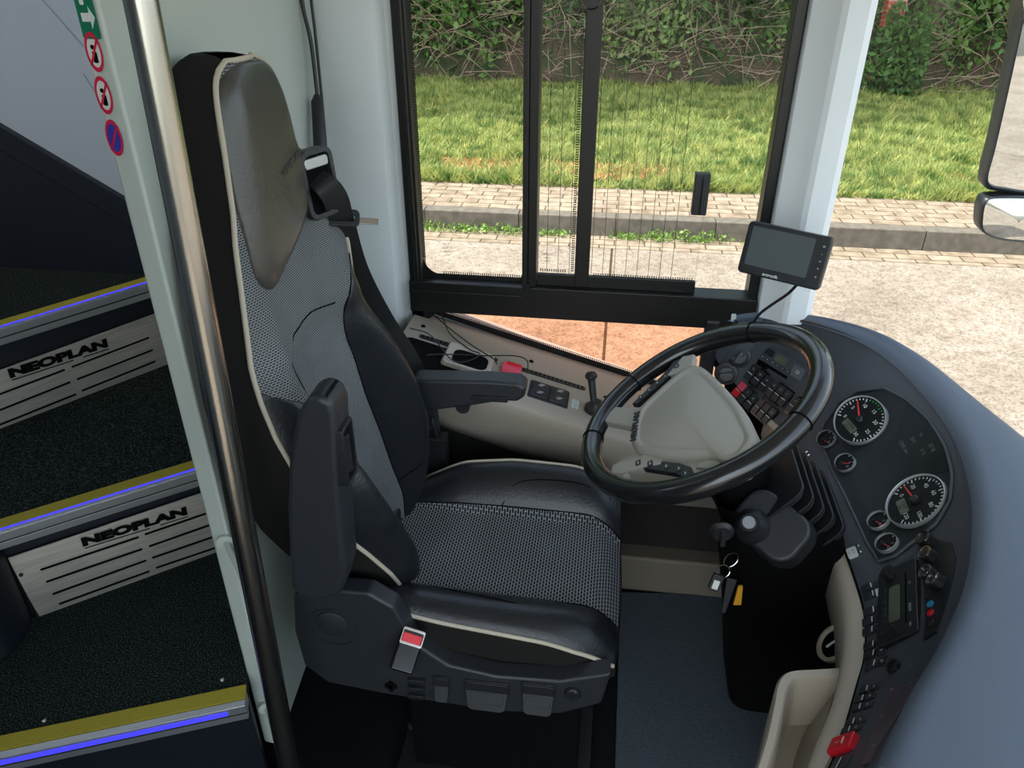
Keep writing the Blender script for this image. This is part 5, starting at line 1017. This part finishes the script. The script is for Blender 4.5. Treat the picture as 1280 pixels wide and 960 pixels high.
pb_ = onc(742, 514, 0.0); pbl = thing('parking_brake_lever', 'short black parking brake lever with ball knob on the console', 'lever', tuple(pb_))
m = MB(); m.lathe([(0, 0), (0.026, 0), (0.026, 0.012), (0.020, 0.018), (0.016, 0.030), (0, 0.030)], frame(pb_, CXD, z=CN), 24); m.build('gaiter', M_black, pbl)
tp_ = atY(739, 470, pb_.y+0.02); m = MB(); m.cyl(pb_+Vector((0, 0, .02)), tp_, 0.008, 0.010, 16); m.build('stem', M_dplastic, pbl); m = MB(); m.lathe([(0, -.010), (0.010, -.009), (0.0155, -.003), (0.0155, .003), (0.011, .009), (0, .011)], frame(tp_, (1, 0, 0), z=(tp_-pb_)), 20); m.build('ball_knob', M_black, pbl)
# cup holder and open bin at the rear of the console
def boxhole(px4, depth, nm, mt, rim=None):
    p = [onc(*q, 0.0012) for q in px4]; m = MB(); n = len(p); V = p+[q-CN*depth*0.02 for q in p]; m.add([q+CN*.0004 for q in p], [tuple(range(n))]); return m
bn = MB(); Mf = frame((onc(520, 440)+onc(560, 455))/2, CXD, z=CN); bn.prism(rrect(0.17, 0.135, 0.02), -0.004, 0.0015, Mf); bo = bn.build('open_bin', M_shade, con, bevel=0.001)
c = MB(); Mf = frame(onc(585, 452, 0.0), CXD, z=CN); c.prism(rrect(0.13, 0.115, 0.012), -0.004, 0.014, Mf, top=.94); ch = c.build('cup_holder', M_beige, con, bevel=0.004); c = MB(); c.prism(rrect(0.092, 0.070, 0.022), 0.0135, 0.0152, Mf @ T(0.005, -0.012)); c.build('cup_recess', M_shade, ch, smooth=False)
rl = thing('red_clip', 'small red plastic clip lying at the end of the lowered armrest', 'clip', tuple(onc(636, 463)))
Mf = frame(onc(638, 465, 0.004), CXD, z=CN); m = MB(); m.prism(rrect(0.052, 0.030, 0.004), -0.003, 0.014, Mf); m.build('body', M_redl, rl, bevel=0.003); m = MB(); m.prism(rrect(0.040, 0.008, 0.003), 0.0135, 0.019, Mf @ T(0.004, 0.008)); m.build('ridge', M_red, rl, bevel=0.001)
for i, ps in enumerate([[(517, 385), (545, 400), (560, 425), (585, 443), (596, 452), (590, 459), (575, 460), (560, 455), (535, 430), (510, 420)], [(531, 455), (560, 453), (600, 451), (640, 453), (655, 462), (656, 475)], [(540, 392), (565, 422), (590, 440), (612, 458), (618, 465)]]):
    w = MB(); pts = [onc(px, py, 0.022+0.006*math.sin(j*1.7+i)) if (j or i == 1) else atY(px, py, 1.84) for j, (px, py) in enumerate(ps)]; w.tube(catmull(pts, 50), 0.0017, 6); o = w.build('cable', M_black); tag(o, ['thin black cable coming from the window corner and looping over the cup holder', 'thin black cable lying across the console to the red clip', 'thin black cable dropping from the window rail behind the armrest'][i], 'cable')
# ================================================================== camera monitor
mp = [atY(*q, 1.60) for q in ((931, 281), (1037, 291), (1026, 358), (922, 344))]
mc_ = sum(mp, Vector())/4; ex_ = ((mp[1]-mp[0])+(mp[2]-mp[3])).normalized(); ey_ = ((mp[0]-mp[3])+(mp[1]-mp[2])).normalized()
tod = Vector((-0.42, -0.88, 0.22)).normalized(); Mm = frame(atY(980, 319, 1.60), (0.93, -0.36, -0.05), z=tod)
mon = thing('camera_monitor', 'black reversing camera screen on a bracket in front of the white pillar', 'monitor', Mm)
w_, h_ = 0.176, 0.112
m = MB(); m.prism(rrect(w_, h_, 0.009), -0.018, 0.006); m.build('housing', M_black, mon, local=True, bevel=0.004, seg=3)
m = MB(); m.prism(rrect(w_*0.75, h_*0.74, 0.002), 0.0055, 0.0068, T(-0.010, 0.006)); m.build('screen', M_screen, mon, local=True, smooth=False)
m = MB(); m.text('entronik', 0.0095, T(-0.016, -0.0480, 0.0066), 0, fat=.0002); m.build('maker_lettering', M_mark, mon, local=True, smooth=False, fixn=False)
for k in range(5):
    m = MB(); m.prism(circ(0.0045, 16), 0.0055, 0.0068, T(0.075, 0.036-0.0160*k)); b = m.build('button', M_black, mon, local=True, bevel=0.0004); m = MB(); m.text(['o', '-', '=', '^', 'v'][k], 0.008, T(0.075, 0.036-0.0160*k, 0.0070), 0); m.build('symbol', M_mark, b, local=True, smooth=False, fixn=False)
m = MB(); m.cyl((0.0, 0.0, -0.018), (0.02, -0.02, -0.07), 0.009); m.lathe([(0, 0), (0.022, 0), (0.022, 0.006), (0, 0.006)], frame((0.02, -0.02, -0.07), (1, 0, 0), z=(0, 0, 1))); m.build('bracket', M_black, mon, local=True)
m = MB(); m.tube(catmull([atY(1000, 352, 1.63), atY(985, 367, 1.66), atY(966, 380, 1.72), atY(950, 392, 1.77), atY(942, 404, 1.80), atY(940, 415, 1.80)], 30), 0.0035, 8); m.build('lead', M_black, mon)
# ================================================================== outside mirror
YM = 2.15
mir = thing('outside_mirror', 'tall black framed outside mirror at the right edge, seen through the windscreen', 'mirror', tuple(atY(1270, 150, YM)))
def mirr(px4, nm, r_, bulge):
    P = [atY(*q, YM) for q in px4]; o2 = [(p.x, p.z) for p in P]; cx = sum(p[0] for p in o2)/len(o2); cz_ = sum(p[1] for p in o2)/len(o2)
    out = ccat([Vector((x, 0, z)) for x, z in o2], 5); n = len(out)
    tilt_ = lambda x: YM+0.32*(x-P[0].x)
    m = MB(); G = []
    for f, d in [(0.93, 0.0), (0.955, -0.008), (1.0, -0.004), (1.02, 0.012), (1.0, 0.05), (0.8, 0.09), (0.3, 0.105), (0.02, 0.107)]: G.append([Vector((cx+(p.x-cx)*f, tilt_(cx+(p.x-cx)*f)+d, cz_+(p.z-cz_)*f)) for p in out])
    m.grid(G, closed_u=True); ho = m.build(nm, M_black, mir, sharp=60)
    m = MB(); G = []
    for f in (0.945, 0.7, 0.4, 0.02): G.append([Vector((cx+(p.x-cx)*f, tilt_(cx+(p.x-cx)*f)-0.002-bulge*(1-f*f), cz_+(p.z-cz_)*f)) for p in out])
    m.grid(G, closed_u=True); m.build('mirror_glass', mat('mirror_silver', '#dfe3e2', 0.02, 1.0), ho, sharp=180)
mirr([(1285, -20), (1278, 20), (1262, 100), (1244, 185), (1234, 225), (1240, 238), (1262, 244), (1300, 252), (1380, 262), (1400, 150), (1400, -20)], 'main_housing', 0, 0.0)
mirr([(1230, 252), (1226, 270), (1228, 288), (1245, 300), (1275, 308), (1320, 312), (1345, 295), (1345, 262), (1300, 252), (1245, 247)], 'wide_angle_housing', 0, 0.02)
m = MB(); a = atY(1300, 235, YM+.06); a = a+Vector((0.0, 0.09, 0.03)); m.tube(catmull([a+Vector((-0.02, -0.02, -0.03)), a+Vector((0.06, 0.06, 0.1)), a+Vector((0.10, 0.08, 0.45)), a+Vector((0.06, 0.0, 0.95))], 20), 0.020, 12); m.build('arm', M_black, mir)
# ================================================================== floor mat
fm = [(atZ(775, 741, 0.006)), (atZ(905, 745, .006)), (atZ(985, 752, .006)), (atZ(1005, 800, .006)), (atZ(1000, 1010, 0.006)), (atZ(767, 1010, 0.006))]
m = MB(); m.prism([(p.x, p.y) for p in fm], 0.001, 0.012); o = m.build('floor_mat', M_mat, bevel=0.004); tag(o, 'blue grey ribbed rubber mat on the floor between the seat and the column', 'floor mat')
for (px, py, nm, w, h, lab) in ((838, 716, 'clutch', 0, 0, ''),): pass
